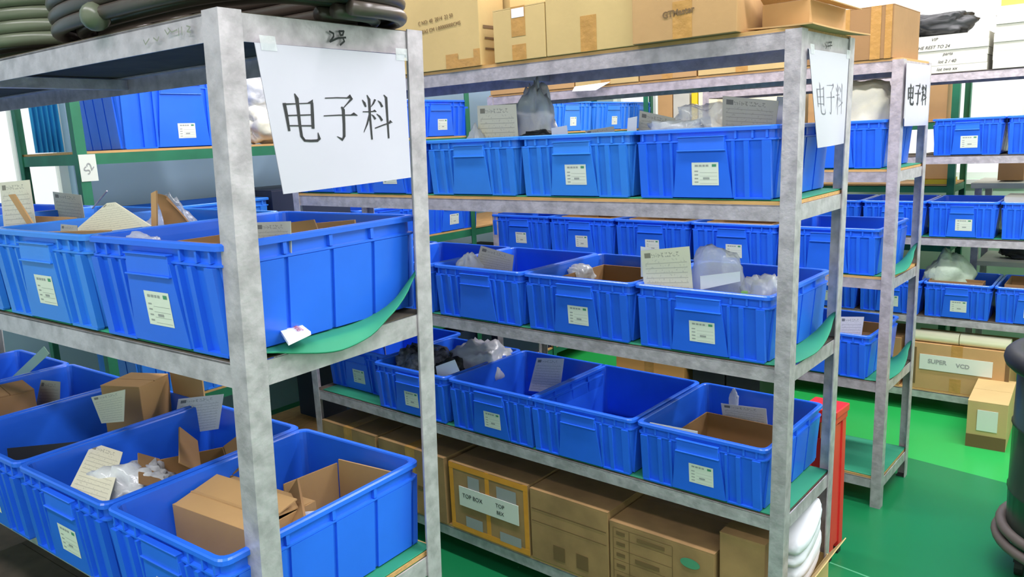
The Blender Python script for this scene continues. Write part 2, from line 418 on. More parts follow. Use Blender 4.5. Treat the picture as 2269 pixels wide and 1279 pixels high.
MT = BT+.0035; MF = BF+.0035

# ------------------------------------------------------------ totes
def rrect(x0, x1, y0, y1, r, z, k=4):
    pts = []
    for cx, cy, a0 in ((x1-r, y0+r, -90), (x1-r, y1-r, 0), (x0+r, y1-r, 90), (x0+r, y0+r, 180)):
        for i in range(k+1):
            a = R(a0+90*i/k); pts.append((cx+r*math.cos(a), cy+r*math.sin(a), z))
    return pts
TOTES = {}
def make_tote(W, Dp, H, label=True, material=None, handle=True):
    key = (W, Dp, H, label, material.name if material else '', handle)
    M = material or M_BLUE
    if key in TOTES: return dup(TOTES[key], (0, 0, 0), 0)
    root = empty('tote', (0, 0, 0))
    w2 = W/2; mb = MB()
    tp = .014
    def ins(z): return tp*(1-min(1, z/(H-.04)))+.008
    def ring(z, i, r=.022): return rrect(-w2+i, w2-i, i, Dp-i, r, z)
    zr = H-.040
    rs = [ring(0, ins(0)+.004, .018), ring(.004, ins(0)), ring(zr-.002, ins(zr)), ring(zr, .003), ring(zr+.004, .003), ring(zr+.006, .010),
          ring(H-.013, .010), ring(H-.012, 0.0), ring(H-.003, 0.0), ring(H, .003), ring(H, .012), ring(H-.003, .014), ring(H-.02, .016), ring(.008, .030)]
    mb.rings(rs)
    def rib(side, a0, a1, b0, b1, z0, z1, p, q=None):
        """rib on a side wall: span a0..a1 at the bottom and b0..b1 at the top, protruding p (q at the bottom)"""
        q = p if q is None else q
        e0, e1 = ins(z0), ins(z1)
        if side == 'f': P = [(a0, e0-q, z0), (a1, e0-q, z0), (a1, e0+.003, z0), (a0, e0+.003, z0), (b0, e1-p, z1), (b1, e1-p, z1), (b1, e1+.003, z1), (b0, e1+.003, z1)]
        elif side == 'b': P = [(a1, Dp-e0+q, z0), (a0, Dp-e0+q, z0), (a0, Dp-e0-.003, z0), (a1, Dp-e0-.003, z0), (b1, Dp-e1+p, z1), (b0, Dp-e1+p, z1), (b0, Dp-e1-.003, z1), (b1, Dp-e1-.003, z1)]
        elif side == 'r': P = [(w2-e0+q, a0, z0), (w2-e0+q, a1, z0), (w2-e0-.003, a1, z0), (w2-e0-.003, a0, z0), (w2-e1+p, b0, z1), (w2-e1+p, b1, z1), (w2-e1-.003, b1, z1), (w2-e1-.003, b0, z1)]
        else: P = [(-w2+e0-q, a1, z0), (-w2+e0-q, a0, z0), (-w2+e0+.003, a0, z0), (-w2+e0+.003, a1, z0), (-w2+e1-p, b1, z1), (-w2+e1-p, b0, z1), (-w2+e1+.003, b0, z1), (-w2+e1+.003, b1, z1)]
        mb.hexa(P)
    zt = zr-.001
    for s in 'fb':
        for sg in (-1, 1):
            for (u0, u1) in ((.40, .455), (.285, .315), (.205, .222)):
                a, b = sorted((sg*u0*W, sg*u1*W)); rib(s, a, b, a, b, .004, zt, .011)
            a, b = sorted((sg*.215*W, sg*.45*W)); rib(s, a, b, a, b, .0005, .006, .012)
            # short teeth between the ridge and the rim
            for u in (.22, .33, .42):
                a, b = sorted((sg*u*W, sg*(u*W+.006))); rib(s, a, b, a, b, zr+.006, H-.013, .006)
        rib(s, -.205*W, .205*W, -.165*W, .165*W, .004, zt, .011, .014)
    for s in 'lr':
        n = 4; g = .010; m0 = .028
        L0 = (Dp-2*m0)/n
        for i in range(n):
            a, b = m0+i*L0+g/2, m0+(i+1)*L0-g/2; rib(s, a, b, a, b, .004, zt, .0055)
            if i: rib(s, a-g/2-.004, a-g/2+.004, a-g/2-.004, a-g/2+.004, zr+.006, H-.013, .006)
    mb.build('tote_body', M, root)
    if handle:
        for nm, y0, sg in (('handle', 0, -1), ('handle', Dp, 1)):
            h = MB(); hw = .158*W; zb, z1 = H-.064, H-.026
            ya, yb = sorted((y0+sg*-.012, y0+sg*.004))
            h.box(-hw, ya, zb, hw, yb, z1)
            ya2, yb2 = sorted((y0+sg*-.008, y0+sg*.008))
            h.box(-hw-.004, ya2, zb-.003, hw+.004, yb2, zb+.001); h.box(-hw-.002, ya2, z1-.001, hw+.002, yb2, z1+.002)
            h.build(nm, M, root, bevel=.0015)
    if label:
        lb = MB(); lw, lh = .084, .066; zc = .04; cx = .012
        y = -.0065
        def at(u, v, e=0):
            zz = zc+v*lh; return (cx-lw/2+u*lw, ins(zz)-(.014-.003*min(1, zz/zt))-.0007-e, zz)
        def pq(u0, u1, v0, v1, e, mi): lb.quad(at(u0, v0, e), at(u1, v0, e), at(u1, v1, e), at(u0, v1, e), mi)
        pq(0, 1, 0, 1, 0, 0)
        for (u0, u1) in ((.12, .24), (.27, .38), (.41, .5), (.53, .63)): pq(u0, u1, .82, .90, .0003, 1)
        pq(.76, .92, .81, .92, .0003, 2)
        for v in (.12, .28, .44, .60):
            pq(.10, .24, v, v+.045, .0003, 1); pq(.30, .95, v-.045, v-.035, .0003, 1)
        pq(.42, .66, .27, .35, .0003, 1)
        lb.build('label_sticker', [M_STICK, M_GINK, M_GREENINK], root)
    TOTES[key] = root
    return root
def tote(k, x1, y, z, W, Dp, H, label, group, sticker=True, material=None, rz=0.0, handle=True):
    """x1: right edge in the rack's own axis"""
    o = make_tote(W, Dp, H, sticker, material, handle)
    o.location = loc2w(k, x1-W/2, y, z); o.rotation_euler = (0, 0, rz_of(k)+R(rz))
    tag(o, label, 'tote', group)
    return o
ORD = ['first', 'second', 'third', 'fourth', 'fifth', 'sixth']
TW, TD, TH = .455, .475, .205
def row(k, xs, y, z, W, Dp, H, what, group, skip=(), nolabel=(), mats={}, dy={}):
    for i, x in enumerate(xs):
        if i in skip: continue
        tote(k, x, y+dy.get(i, 0), z, W, Dp, H, what % ORD[i], group, sticker=i not in nolabel, material=mats.get(i))
row('A', [-.030, -.489, -.948, -1.407, -1.866], -.006, LA[2]+MF, TW, TD+.012, .202, '%s blue tote from the aisle, eye level shelf of the nearest rack', 'blue totes on the eye level shelf of the nearest rack', mats={1: M_LBLUE, 2: M_LBLUE})
row('A', [-.028, -.440, -.852, -1.264, -1.676], -.052, LA[1]+MT, .405, .51, .205, '%s blue tote from the aisle, lower shelf of the nearest rack', 'blue totes on the lower shelf of the nearest rack')
row('B', [-.050, -.510, -.970, -1.430, -1.89], -.004, LB[3]+MT, TW, .44, TH, '%s blue tote from the aisle, top tote shelf of second rack', 'blue totes on the top tote shelf of the second rack', nolabel=(2,), mats={1: M_LBLUE, 2: M_LBLUE})
row('B', [-.055, -.515, -.975, -1.435, -1.895], -.004, LB[2]+MF, TW, .505, .203, '%s blue tote from the aisle, middle shelf of second rack', 'blue totes on the middle shelf of the second rack', nolabel=(2,))
row('B', [-.055, -.516, -.940, -1.40, -1.862], -.004, LB[1]+MF, TW-.004, .50, .205, '%s blue tote from the aisle, lower tote shelf of second rack', 'blue totes on the lower tote shelf of the second rack', nolabel=(1,), dy={4: .09})
row('C', [-.050, -.510, -.970, -1.430, -1.89], -.004, LC[3]+MT, TW, .44, TH, '%s blue tote from the aisle, top tote shelf of third rack', 'blue totes on the top tote shelf of the third rack', skip=(1, 2, 3, 4), nolabel=(0,))
row('C', [-.055, -.515, -.975, -1.435, -1.885], -.004, LC[2]+MT, TW, .47, .208, '%s blue tote from the aisle, middle shelf of third rack', 'blue totes on the middle shelf of the third rack', nolabel=(0,))
row('C', [-.075, -.540, -1.0, -1.46], -.004, LC[1]+MF, TW, .47, .205, '%s blue tote from the aisle, lower tote shelf of third rack', 'blue totes on the lower tote shelf of the third rack', nolabel=(0,))
# far rack (its aisle end lies outside the photo): totes counted from where it shows
DX = [.565, .925, .205]; DN = ['left', 'right', 'hidden']
for zi, gname in ((3, 'upper'), (2, 'middle'), (1, 'lower')):
    zz = LB[zi]+(MF if zi == 2 else BF)
    for x1, nm in ((.925, 'blue tote at the right edge of the photo, %s tote shelf of farthest rack'), (.562, 'second blue tote from the right edge, %s tote shelf of farthest rack'), (.199, 'third blue tote from the right edge, %s tote shelf of farthest rack')):
        if zi == 3 and x1 < .3: continue
        tote('W', x1, 4.353, zz, .358, .44, .205, nm % gname, 'blue totes on the %s tote shelf of the farthest rack' % gname, sticker=True)
for zi, gname in ((2, 'middle'), (1, 'lower')):
    for j, x1 in enumerate((-.164, -.527)):
        tote('W', x1, 4.353, LB[zi]+(MF if zi == 2 else BF), .358, .44, .205, '%s blue tote from the right edge, %s tote shelf of farthest rack' % (['fourth', 'fifth'][j], gname), 'blue totes on the %s tote shelf of the farthest rack' % gname)
# totes on the green rack along the left wall (local x of G: 0 at y=5.6)
def gt(y1, z, W, Dp, H, label, grp, material=None, sticker=True): tote('G', y1-5.6, -.002, z, W, Dp, H, label, grp, material=material, sticker=sticker)
gz = [1.772+BT, 1.178+BT, .62+BT]
gt(1.51, gz[0], .60, .42, .30, 'large blue tote seen left of the nearest post, green wall rack', 'blue totes on the top of the green wall rack')
gt(3.17, gz[0], .55, .40, .222, 'blue tote left of the standing card, top of green wall rack', 'blue totes on the top of the green wall rack')
gt(4.62, gz[0], .57, .40, .222, 'pale blue tote glimpsed above second rack, nearer of three', 'blue totes on the top of the green wall rack', M_LBLUE)
gt(5.22, gz[0], .57, .40, .222, 'pale blue tote glimpsed above second rack, middle of three', 'blue totes on the top of the green wall rack', M_LBLUE)
gt(5.56, gz[0], .32, .40, .222, 'pale blue tote glimpsed above second rack, farthest of three', 'blue totes on the top of the green wall rack', M_LBLUE)
gt(3.20, gz[1], .50, .42, .205, 'blue tote under the shelf, seen between nearest rack post and white post', 'blue totes on the middle of the green wall rack')
gt(2.66, gz[1], .50, .42, .205, 'dark blue tote seen below the top rail of second rack, green wall rack', 'blue totes on the middle of the green wall rack')
gt(1.62, gz[1], .62, .42, .33, 'light blue tall tote glimpsed behind the nearest rack', 'blue totes on the middle of the green wall rack', M_LBLUE)
gt(1.30, gz[2], .45, .45, .33, 'blue tall tote glimpsed below the nearest rack, lower wall shelf', 'blue totes on the lower green wall rack', M_LBLUE)
gt(1.80, gz[2], .45, .45, .30, 'second blue tall tote glimpsed below the nearest rack, lower wall shelf', 'blue totes on the lower green wall rack')


# ------------------------------------------------------------ sheets, cartons, bags
def sheet(k, q, m, name, label, cat, group=None, th=.0015, bend=0.0, ext=0.0, n=8, parent=None):
    """thin card from four corners top-left, top-right, bottom-right, bottom-left (rack axes)"""
    P = [loc2w(k, *p) for p in q]
    if ext:
        P[3] = P[3]-Vector((0, 0, ext)); P[2] = P[2]-Vector((0, 0, ext))
    nrm = (P[1]-P[0]).cross(P[3]-P[0]).normalized()
    c = (P[0]+P[1]+P[2]+P[3])/4
    o3 = Vector((c.x, c.y, min(p.z for p in P)))
    verts = []; uvs = []
    for j in range(n+1):
        for i in range(n+1):
            u, v = i/n, j/n
            p = P[0]*(1-u)*(1-v)+P[1]*u*(1-v)+P[2]*u*v+P[3]*(1-u)*v
            p = p+nrm*bend*(4*u*(1-u)-.6+.5*math.sin(3*v))
            verts.append(p-o3); uvs.append((u, 1-v))
    K = (n+1)**2; V = verts+[p-nrm*th for p in verts]
    F = []; U = []
    for j in range(n):
        for i in range(n):
            a = j*(n+1)+i; f = (a, a+n+1, a+n+2, a+1)
            F.append(f); F.append(tuple(K+t for t in reversed(f)))
    for i in range(n):
        for a, b in ((i, i+1), (n*(n+1)+i+1, n*(n+1)+i), ((i+1)*(n+1), i*(n+1)), (i*(n+1)+n, (i+1)*(n+1)+n)): F.append((a, b, K+b, K+a))
    me = bpy.data.meshes.new(name); me.from_pydata([tuple(p) for p in V], [], F)
    ul = me.uv_layers.new(name='UVMap')
    for l in me.loops: ul.data[l.index].uv = uvs[l.vertex_index % K]
    me.materials.append(m); me.update()
    me.polygons.foreach_set('use_smooth', [True]*len(F))
    o = bpy.data.objects.new(name, me); COL.objects.link(o)
    es = o.modifiers.new('es', 'EDGE_SPLIT'); es.split_angle = R(40)
    if parent: o.parent = parent; o.location = o3-parent.location
    else: o.location = o3; tag(o, label, cat, group)
    return o

def bag(k, c, s, m, name, label, cat='bag', group=None, seed=0, rough=.35, flat=0.0, rz=0.0, pinch=False):
    """crumpled bag: c base centre in rack axes, s half sizes"""
    bm = bmesh.new(); bmesh.ops.create_icosphere(bm, subdivisions=4, radius=1)
    off = Vector((seed*3.1, seed*1.7, seed*.9))
    for v in bm.verts:
        p = v.co.copy(); d = p.normalized()
        a = noise.noise(d*1.6+off)*.55; b = abs(noise.noise(d*3.7+off*2))*.6; e = abs(noise.noise(d*8.5+off))*.28
        f = 1+rough*(a*1.3+b+e-.45)
        z = d.z
        x, y = d.x, d.y
        # squarer, pillow like body
        sx = math.copysign(abs(x)**.75, x); sy = math.copysign(abs(y)**.75, y); sz = math.copysign(abs(z)**.8, z)
        v.co = Vector((sx*s[0]*f, sy*s[1]*f, sz*s[2]*f))
        if pinch and z > .1:
            t = 1-.75*((z-.1)/.9)**.8; v.co.x *= t; v.co.y *= t
        if v.co.z < -s[2]*.92: v.co.z = -s[2]*.92
        v.co.z += s[2]*.92
    me = bpy.data.meshes.new(name); bm.to_mesh(me); bm.free(); me.materials.append(m)
    me.polygons.foreach_set('use_smooth', [True]*len(me.polygons))
    o = bpy.data.objects.new(name, me); COL.objects.link(o)
    o.location = loc2w(k, *c); o.rotation_euler = (0, 0, rz_of(k)+R(rz))
    return tag(o, label, cat, group)

def carton(k, x0, y0, z0, W, Dp, H, label, m=None, rz=0.0, open_top=False, tape='v', flaps=(), prints=(), name='carton', cat='carton', group=None, tape2=None, wall=.004, sticker=None, flap_len=.5, fold=None):
    """box with its front left bottom corner at x0,y0,z0 in rack axes"""
    m = m or M_CARD
    base = loc2w(k, x0, y0, z0); ang = rz_of(k)+R(rz)
    c = Vector((W/2, Dp/2, 0)); c.rotate(Matrix.Rotation(ang, 3, 'Z'))
    root = empty(name, base+c, ang); tag(root, label, cat, group)
    a, b = W/2, Dp/2; t = wall
    if open_top:
        mb = MB()
        ro = [(-a, -b), (a, -b), (a, b), (-a, b)]; ri = [(-a+t, -b+t), (a-t, -b+t), (a-t, b-t), (-a+t, b-t)]
        mb.rings([[(x, y, 0) for x, y in ro], [(x, y, H) for x, y in ro], [(x, y, H) for x, y in ri], [(x, y, t) for x, y in ri]])
        mb.build('carton_body', m, root)
        for fs, deg in flaps:   # flaps hinged at the rim; deg from vertical outwards (negative folds inwards)
            L = flap_len*(Dp if fs in 'fb' else W)
            fb = MB(); half = a if fs in 'fb' else b
            fb.box(-half+.003, 0, 0, half-.003, t*.7, L)
            f = fb.build('flap', m, root)
            rot = {'f': 0, 'r': 90, 'b': 180, 'l': 270}[fs]
            f.location = {'f': (0, -b, H), 'b': (0, b, H), 'l': (-a, 0, H), 'r': (a, 0, H)}[fs]
            f.rotation_euler = Matrix.Rotation(R(rot), 3, 'Z').to_euler()
            mm = Matrix.Rotation(R(rot), 3, 'Z') @ Matrix.Rotation(R(deg), 3, 'X')
            f.rotation_euler = mm.to_euler()
            off = mm @ Vector((0, 0, .001)); f.location = Vector(f.location)+off
    else:
        mb = MB(); mb.box(-a, -b, 0, a, b, H-.004)
        mb.build('carton_body', m, root, bevel=.002)
        fl = MB(); fl.box(-a, -b, H-.0038, a, -.0015, H); fl.box(-a, .0015, H-.0038, a, b, H)
        fl.build('flap', m, root)
    e = .0008
    if tape == 'v':
        tb = MB(); tw = .03
        tb.box(-tw, -b-e, H*.45, tw, -b-e/4, H+e)
        if not open_top: tb.box(-tw, -b-e, H+e/4, tw, b+e, H+e)
        tb.box(-tw, -b-e, 0.001, tw, -b-e/4, H*.3)
        tb.build('tape', M_TAPE, root)
    if tape == 'o':
        tb = MB(); tw = .02
        for xx in (-a+.012, 0, a-.012): tb.box(xx-.011, -b-e, .001, xx+.011, -b-e/4, H-.001)
        for zz in (.012, H-.014): tb.box(-a, -b-e*1.6, zz-.012, a, -b-e, zz+.012)
        tb.build('tape', M_ORANGE, root)
    if prints:
        pb = MB()
        for pr in prints:
            u0, u1, v0, v1 = pr[:4]; mi = pr[4] if len(pr) > 4 else 0; sd = pr[5] if len(pr) > 5 else 'f'
            if sd == 'f': pb.quad((-a+u0*W, -b-e*1.9, v0*H), (-a+u1*W, -b-e*1.9, v0*H), (-a+u1*W, -b-e*1.9, v1*H), (-a+u0*W, -b-e*1.9, v1*H), mi)
            else: pb.quad((a+e*1.9, -b+u0*Dp, v0*H), (a+e*1.9, -b+u1*Dp, v0*H), (a+e*1.9, -b+u1*Dp, v1*H), (a+e*1.9, -b+u0*Dp, v1*H), mi)
            if tape == 'o': pb.build('print', [M_BINK, M_INK, M_GREENINK, M_GINK, M_WHITE, M_TAPE], root); pb = MB()
        if pb.v: pb.build('print', [M_BINK, M_INK, M_GREENINK, M_GINK, M_WHITE, M_TAPE], root)
    if sticker:
        u0, u1, v0, v1 = sticker
        sb = MB(); sb.box(-a+u0*W, -b-.0035, v0*H, -a+u1*W, -b-.002, v1*H); sb.build('paper_label', M_STICK, root)
    return root

def text_part(parent, s, size, loc, rot, m, name='lettering', shear=0.0, space=1.0, bold=0.0):
    cu = bpy.data.curves.new('t', 'FONT'); cu.body = s; cu.size = size; cu.align_x = 'CENTER'; cu.align_y = 'CENTER'; cu.shear = shear; cu.space_character = space
    cu.extrude = .0002; cu.offset = bold; cu.resolution_u = 3
    to = bpy.data.objects.new('t', cu); COL.objects.link(to)
    dg = bpy.context.evaluated_depsgraph_get(); me = bpy.data.meshes.new_from_object(to.evaluated_get(dg))
    bpy.data.objects.remove(to); bpy.data.curves.remove(cu)
    me.materials.clear(); me.materials.append(m)
    o = bpy.data.objects.new(name, me); COL.objects.link(o); o.parent = parent; o.location = loc; o.rotation_euler = rot
    return o
RX = (R(90), 0, 0)            # faces -y
RE = (R(90), 0, R(90))        # faces +x

# ------------------------------------------------------------ signs with characters 电子料
GL = [([(0.106, 0.3864), (0.1073, 0.4711), (0.1067, 0.5758)], [0.0154, 0.0143, 0.011]), ([(0.1053, 0.3945), (0.1884, 0.3912), (0.2715, 0.3878)], [0.0088, 0.0055, 0.0055]), ([(0.2508, 0.3877), (0.2845, 0.3717), (0.2821, 0.4041)], [0.0033, 0.0176, 0.0044]), ([(0.2806, 0.3839), (0.2714, 0.4689), (0.2611, 0.5659)], [0.0132, 0.0154, 0.0143]), ([(0.1073, 0.4711), (0.2714, 0.4689)], [0.0066, 0.0066]), ([(0.104, 0.5395), (0.2626, 0.5457)], [0.0066, 0.0077]), ([(0.1793, 0.3224), (0.1884, 0.3548), (0.1857, 0.4235), (0.1796, 0.5325), (0.1785, 0.6173), (0.1943, 0.6458), (0.2333, 0.6505), (0.2757, 0.6512), (0.2918, 0.6394), (0.289, 0.5947)], [0.0044, 0.0176, 0.0143, 0.0132, 0.0132, 0.0132, 0.0132, 0.0143, 0.0154, 0.0033]), ([(0.3713, 0.3521), (0.454, 0.3486), (0.5424, 0.3493)], [0.0055, 0.0066, 0.0066]), ([(0.5186, 0.3532), (0.5488, 0.3371), (0.5656, 0.3576)], [0.0033, 0.0221, 0.0033]), ([(0.5599, 0.3535), (0.5195, 0.394), (0.4821, 0.4304)], [0.0132, 0.0066, 0.0044]), ([(0.477, 0.4141), (0.4878, 0.4346), (0.4791, 0.5405), (0.4681, 0.6301), (0.4516, 0.6543), (0.4167, 0.6292)], [0.0088, 0.0165, 0.0143, 0.0143, 0.0154, 0.0033]), ([(0.3453, 0.4778), (0.4499, 0.4749), (0.5512, 0.4761)], [0.0055, 0.0066, 0.0066]), ([(0.5333, 0.4759), (0.5605, 0.468), (0.5868, 0.4806)], [0.0033, 0.0176, 0.0033]), ([(0.6361, 0.3623), (0.65, 0.387), (0.6578, 0.4158)], [0.0033, 0.0143, 0.0088]), ([(0.7365, 0.3589), (0.7178, 0.3917), (0.6963, 0.4162)], [0.011, 0.0088, 0.0033]), ([(0.6297, 0.4524), (0.6832, 0.453), (0.719, 0.4493)], [0.0055, 0.0066, 0.0066]), ([(0.7072, 0.4491), (0.7221, 0.4452), (0.7368, 0.4536)], [0.0033, 0.0132, 0.0033]), ([(0.6758, 0.3256), (0.6894, 0.3586), (0.6817, 0.4981), (0.6788, 0.6664)], [0.0044, 0.0154, 0.0121, 0.0099]), ([(0.6827, 0.4694), (0.653, 0.547), (0.6204, 0.608)], [0.011, 0.0088, 0.0033]), ([(0.6944, 0.4736), (0.709, 0.4861), (0.7231, 0.511)], [0.0033, 0.0088, 0.0132]), ([(0.7569, 0.3673), (0.7742, 0.384), (0.7882, 0.417)], [0.0033, 0.011, 0.0132]), ([(0.7363, 0.47), (0.7596, 0.4909), (0.7767, 0.524)], [0.0033, 0.011, 0.0143]), ([(0.712, 0.5807), (0.7849, 0.5571), (0.8453, 0.5414)], [0.0066, 0.0077, 0.0088]), ([(0.8241, 0.5494), (0.8455, 0.529), (0.8603, 0.5416)], [0.0033, 0.0154, 0.0033]), ([(0.8081, 0.3224), (0.8253, 0.3431), (0.822, 0.504), (0.8187, 0.6648)], [0.0044, 0.0154, 0.0121, 0.0099])]
def char_sign(k, q, label, thick=1.0, tape=True, ink=None):
    """q: sign corners TL TR BR BL as (y,z) on the end of the rack"""
    c = [Vector((0.0, p[0], p[1])) for p in q]
    def P(u, v, e):   # u right 0..1, v down 0..1
        p = c[0]*(1-u)*(1-v)+c[1]*u*(1-v)+c[2]*u*v+c[3]*(1-u)*v
        x = .008+.006*math.sin(u*3.1)*v+.004*v+e
        return tuple(loc2w(k, x, p.y, p.z))
    mb = MB(); n = 10
    for e, flip in ((0, False), (-.0012, True)):
        base = len(mb.v)
        for j in range(n+1):
            for i in range(n+1): mb.v.append(P(i/n, j/n, e))
        for j in range(n):
            for i in range(n):
                a = base+j*(n+1)+i; f = (a, a+n+1, a+n+2, a+1); mb.f.append(f[::-1] if flip else f); mb.m.append(0)
    root = mb.build('paper_sign', M_SIGN, smooth=True); tag(root, label, 'sign', 'paper signs on the rack ends')
    st = MB()
    for stroke in GL:
        pts = stroke[0]; ws = stroke[1]
        L = []; Rr = []
        for i, (u, v) in enumerate(pts):
            a = pts[max(0, i-1)]; b = pts[min(len(pts)-1, i+1)]
            du, dv = b[0]-a[0], b[1]-a[1]; l = math.hypot(du, dv) or 1
            wd = ws[i]*thick/2
            nu, nv = -dv/l*wd, du/l*wd
            L.append((u+nu, v+nv)); Rr.append((u-nu, v-nv))
        for i in range(len(pts)-1):
            st.quad(P(*L[i], .0008), P(*L[i+1], .0008), P(*Rr[i+1], .0008), P(*Rr[i], .0008))
            st.quad(P(*Rr[i], .0008), P(*Rr[i+1], .0008), P(*L[i+1], .0008), P(*L[i], .0008))
    st.build('characters', ink or M_INK, root)
    if tape:
        for (u, v) in ((.03, .0), (.93, .0)):
            tp = MB(); tp.quad(P(u, v-.05, .0012), P(u, v+.045, .0012), P(u+.09, v+.045, .0012), P(u+.09, v-.05, .0012))
            tp.build('clear_tape', M_BAG, root)
    return root
char_sign('A', [(.059, 1.931), (.410, 1.930), (.411, 1.689), (.093, 1.682)], 'large white sign with thin black characters on the nearest rack', 1.3)
char_sign('B', [(.032, 1.952), (.361, 1.952), (.339, 1.697), (.117, 1.692)], 'crooked white sign with faint characters on the second rack', .8, ink=M_FAINT)
char_sign('C', [(.012, 1.987), (.406, 1.991), (.392, 1.727), (.012, 1.730)], 'white sign with bold black characters on the third rack', 3.0, False)

def ink_strokes(name, k, strokes, m, wd, parent, plane='x'):
    mb = MB()
    for s in strokes:
        for a, b in zip(s, s[1:]):
            A = loc2w(k, *a); B = loc2w(k, *b); d = (B-A); 
            up = Vector((1, 0, 0)) if plane == 'x' else Vector((0, -1, 0))
            n = d.cross(up).normalized()*wd/2
            d = d.normalized()*wd*.3
            mb.quad(*(tuple(p-parent.location if parent else p) for p in (A-n-d, B-n+d, B+n+d, A+n-d)))
    return mb
RACKS = {o['label'].split()[0]: o for o in COL.objects if 'label' in o.keys() and o.name.startswith('steel_rack')}
def marks(rk, k, strokes, m, wd, name='marker_writing', plane='x'):
    mb = ink_strokes(name, k, strokes, m, wd, None, plane)
    o = mb.build(name, m)
    r = RACKS[rk]; o.parent = r; bpy.context.view_layer.update(); o.matrix_parent_inverse = r.matrix_world.inverted()
    return o
marks('nearest', 'A', [[(0.001, 0.226, 1.962), (0.001, 0.235, 1.959), (0.001, 0.235, 1.954), (0.001, 0.226, 1.944), (0.001, 0.246, 1.952)], [(0.001, 0.249, 1.964), (0.001, 0.26, 1.965), (0.001, 0.257, 1.958), (0.001, 0.252, 1.957), (0.001, 0.249, 1.964)], [(0.001, 0.246, 1.952), (0.001, 0.264, 1.954)], [(0.001, 0.257, 1.953), (0.001, 0.26, 1.947), (0.001, 0.25, 1.94)]], M_INK, .0035)
marks('second', 'B', [[(0.001, 0.172, 1.974), (0.001, 0.188, 1.966), (0.001, 0.181, 1.96)], [(0.001, 0.201, 1.978), (0.001, 0.227, 1.981), (0.001, 0.217, 1.973)], [(0.001, 0.195, 1.968), (0.001, 0.232, 1.972)], [(0.001, 0.217, 1.97), (0.001, 0.218, 1.962)]], M_INK, .003)
marks('nearest', 'A', [[(-0.151, -0.001, 1.964), (-0.144, -0.001, 1.956), (-0.135, -0.001, 1.961)], [(-0.141, -0.001, 1.966), (-0.131, -0.001, 1.958), (-0.115, -0.001, 1.96)], [(-0.11, -0.001, 1.962), (-0.111, -0.001, 1.951)], [(-0.101, -0.001, 1.963), (-0.101, -0.001, 1.951)], [(-0.086, -0.001, 1.963), (-0.076, -0.001, 1.96), (-0.086, -0.001, 1.954), (-0.076, -0.001, 1.952)], [(-0.188, -0.001, 1.955), (-0.177, -0.001, 1.949), (-0.171, -0.001, 1.955)], [(-0.22, -0.001, 1.955), (-0.215, -0.001, 1.947), (-0.202, -0.001, 1.955)]], M_SCRAWL, .0025, plane='y')

# ------------------------------------------------------------ loose things in and on the racks
# --- nearest rack, eye level totes
def S(k, q, m, name, label, cat='card', **kw): return sheet(k, q, m, name, label, cat, **kw)
S('A', [(-0.138, 0.14, 1.624), (-0.033, 0.14, 1.629), (-0.041, 0.14, 1.596), (-0.136, 0.14, 1.584)], M_PAPERG, 'printed_card', 'small printed grey card just right of the nearest post', ext=.06)
S('A', [(-0.233, 0.3, 1.604), (-0.156, 0.3, 1.612), (-0.117, 0.3, 1.589), (-0.233, 0.3, 1.577)], M_CARD, 'cardboard_piece', 'curved cardboard piece beside the small card right of nearest post', 'cardboard', ext=.08, bend=.006, th=.003)
S('A', [(-0.289, 0.41, 1.588), (-0.157, 0.41, 1.599), (-0.153, 0.41, 1.58), (-0.292, 0.41, 1.561)], M_CARD, 'cardboard_piece', 'tan cardboard edge near the right rim of the eye level tote', 'cardboard', ext=.08, th=.004)
carton('A', -.335, .10, LA[2]+MT+.01, .17, .25, .165, 'open brown carton behind the nearest post in the eye level tote', M_CARDD, open_top=True, tape='', name='open_carton')
sheet('A', [(-.93, .10, 1.585), (-.60, .10, 1.60), (-.60, .13, 1.46), (-.93, .13, 1.46)], M_CARD, 'cardboard_piece', 'brown cardboard liner inside the second eye level tote', 'cardboard', th=.004)
S('A', [(-0.723, 0.16, 1.652), (-0.689, 0.16, 1.654), (-0.542, 0.16, 1.604), (-0.94, 0.16, 1.565)], M_PAPERY, 'printed_carton_flap', 'large triangular printed flap standing in the second eye level tote', 'cardboard', th=.003)
S('A', [(-0.597, 0.2, 1.672), (-0.575, 0.2, 1.678), (-0.598, 0.2, 1.595), (-0.621, 0.2, 1.592)], M_CARD, 'cardboard_strip', 'narrow upright cardboard strip in the second eye level tote', 'cardboard', th=.004, ext=.05)
S('A', [(-0.645, 0.24, 1.669), (-0.593, 0.24, 1.656), (-0.487, 0.24, 1.607), (-0.613, 0.24, 1.603)], M_CARDD, 'cardboard_flap', 'bent brown cardboard flap right of the narrow strip', 'cardboard', th=.004, bend=.012, ext=.03)
bag('A', (-.70, .30, 1.50), (.075, .06, .085), M_BAG, 'plastic_bag', 'clear plastic bag peaking above the second eye level tote', seed=1, pinch=True)
bag('A', (-.42, .07, 1.545), (.05, .03, .03), M_BAG, 'plastic_bag', 'clear plastic scrap at the rim beside the nearest post', seed=2)
S('A', [(-0.835, 0.1, 1.606), (-0.755, 0.1, 1.605), (-0.776, 0.1, 1.581), (-0.86, 0.1, 1.58)], M_PAPERG, 'printed_card', 'grey green card low beside the big triangular flap', ext=.05)
S('A', [(-1.407, 0.34, 1.661), (-1.233, 0.34, 1.652), (-1.227, 0.34, 1.608), (-1.408, 0.34, 1.61)], M_PAPERY, 'printed_card', 'cream card standing at the back of the third eye level tote', ext=.08)
S('A', [(-1.306, 0.16, 1.701), (-1.119, 0.16, 1.708), (-1.121, 0.16, 1.645), (-1.328, 0.16, 1.629)], M_PAPERY, 'printed_card', 'tall cream card at the left edge of the photo', ext=.10)
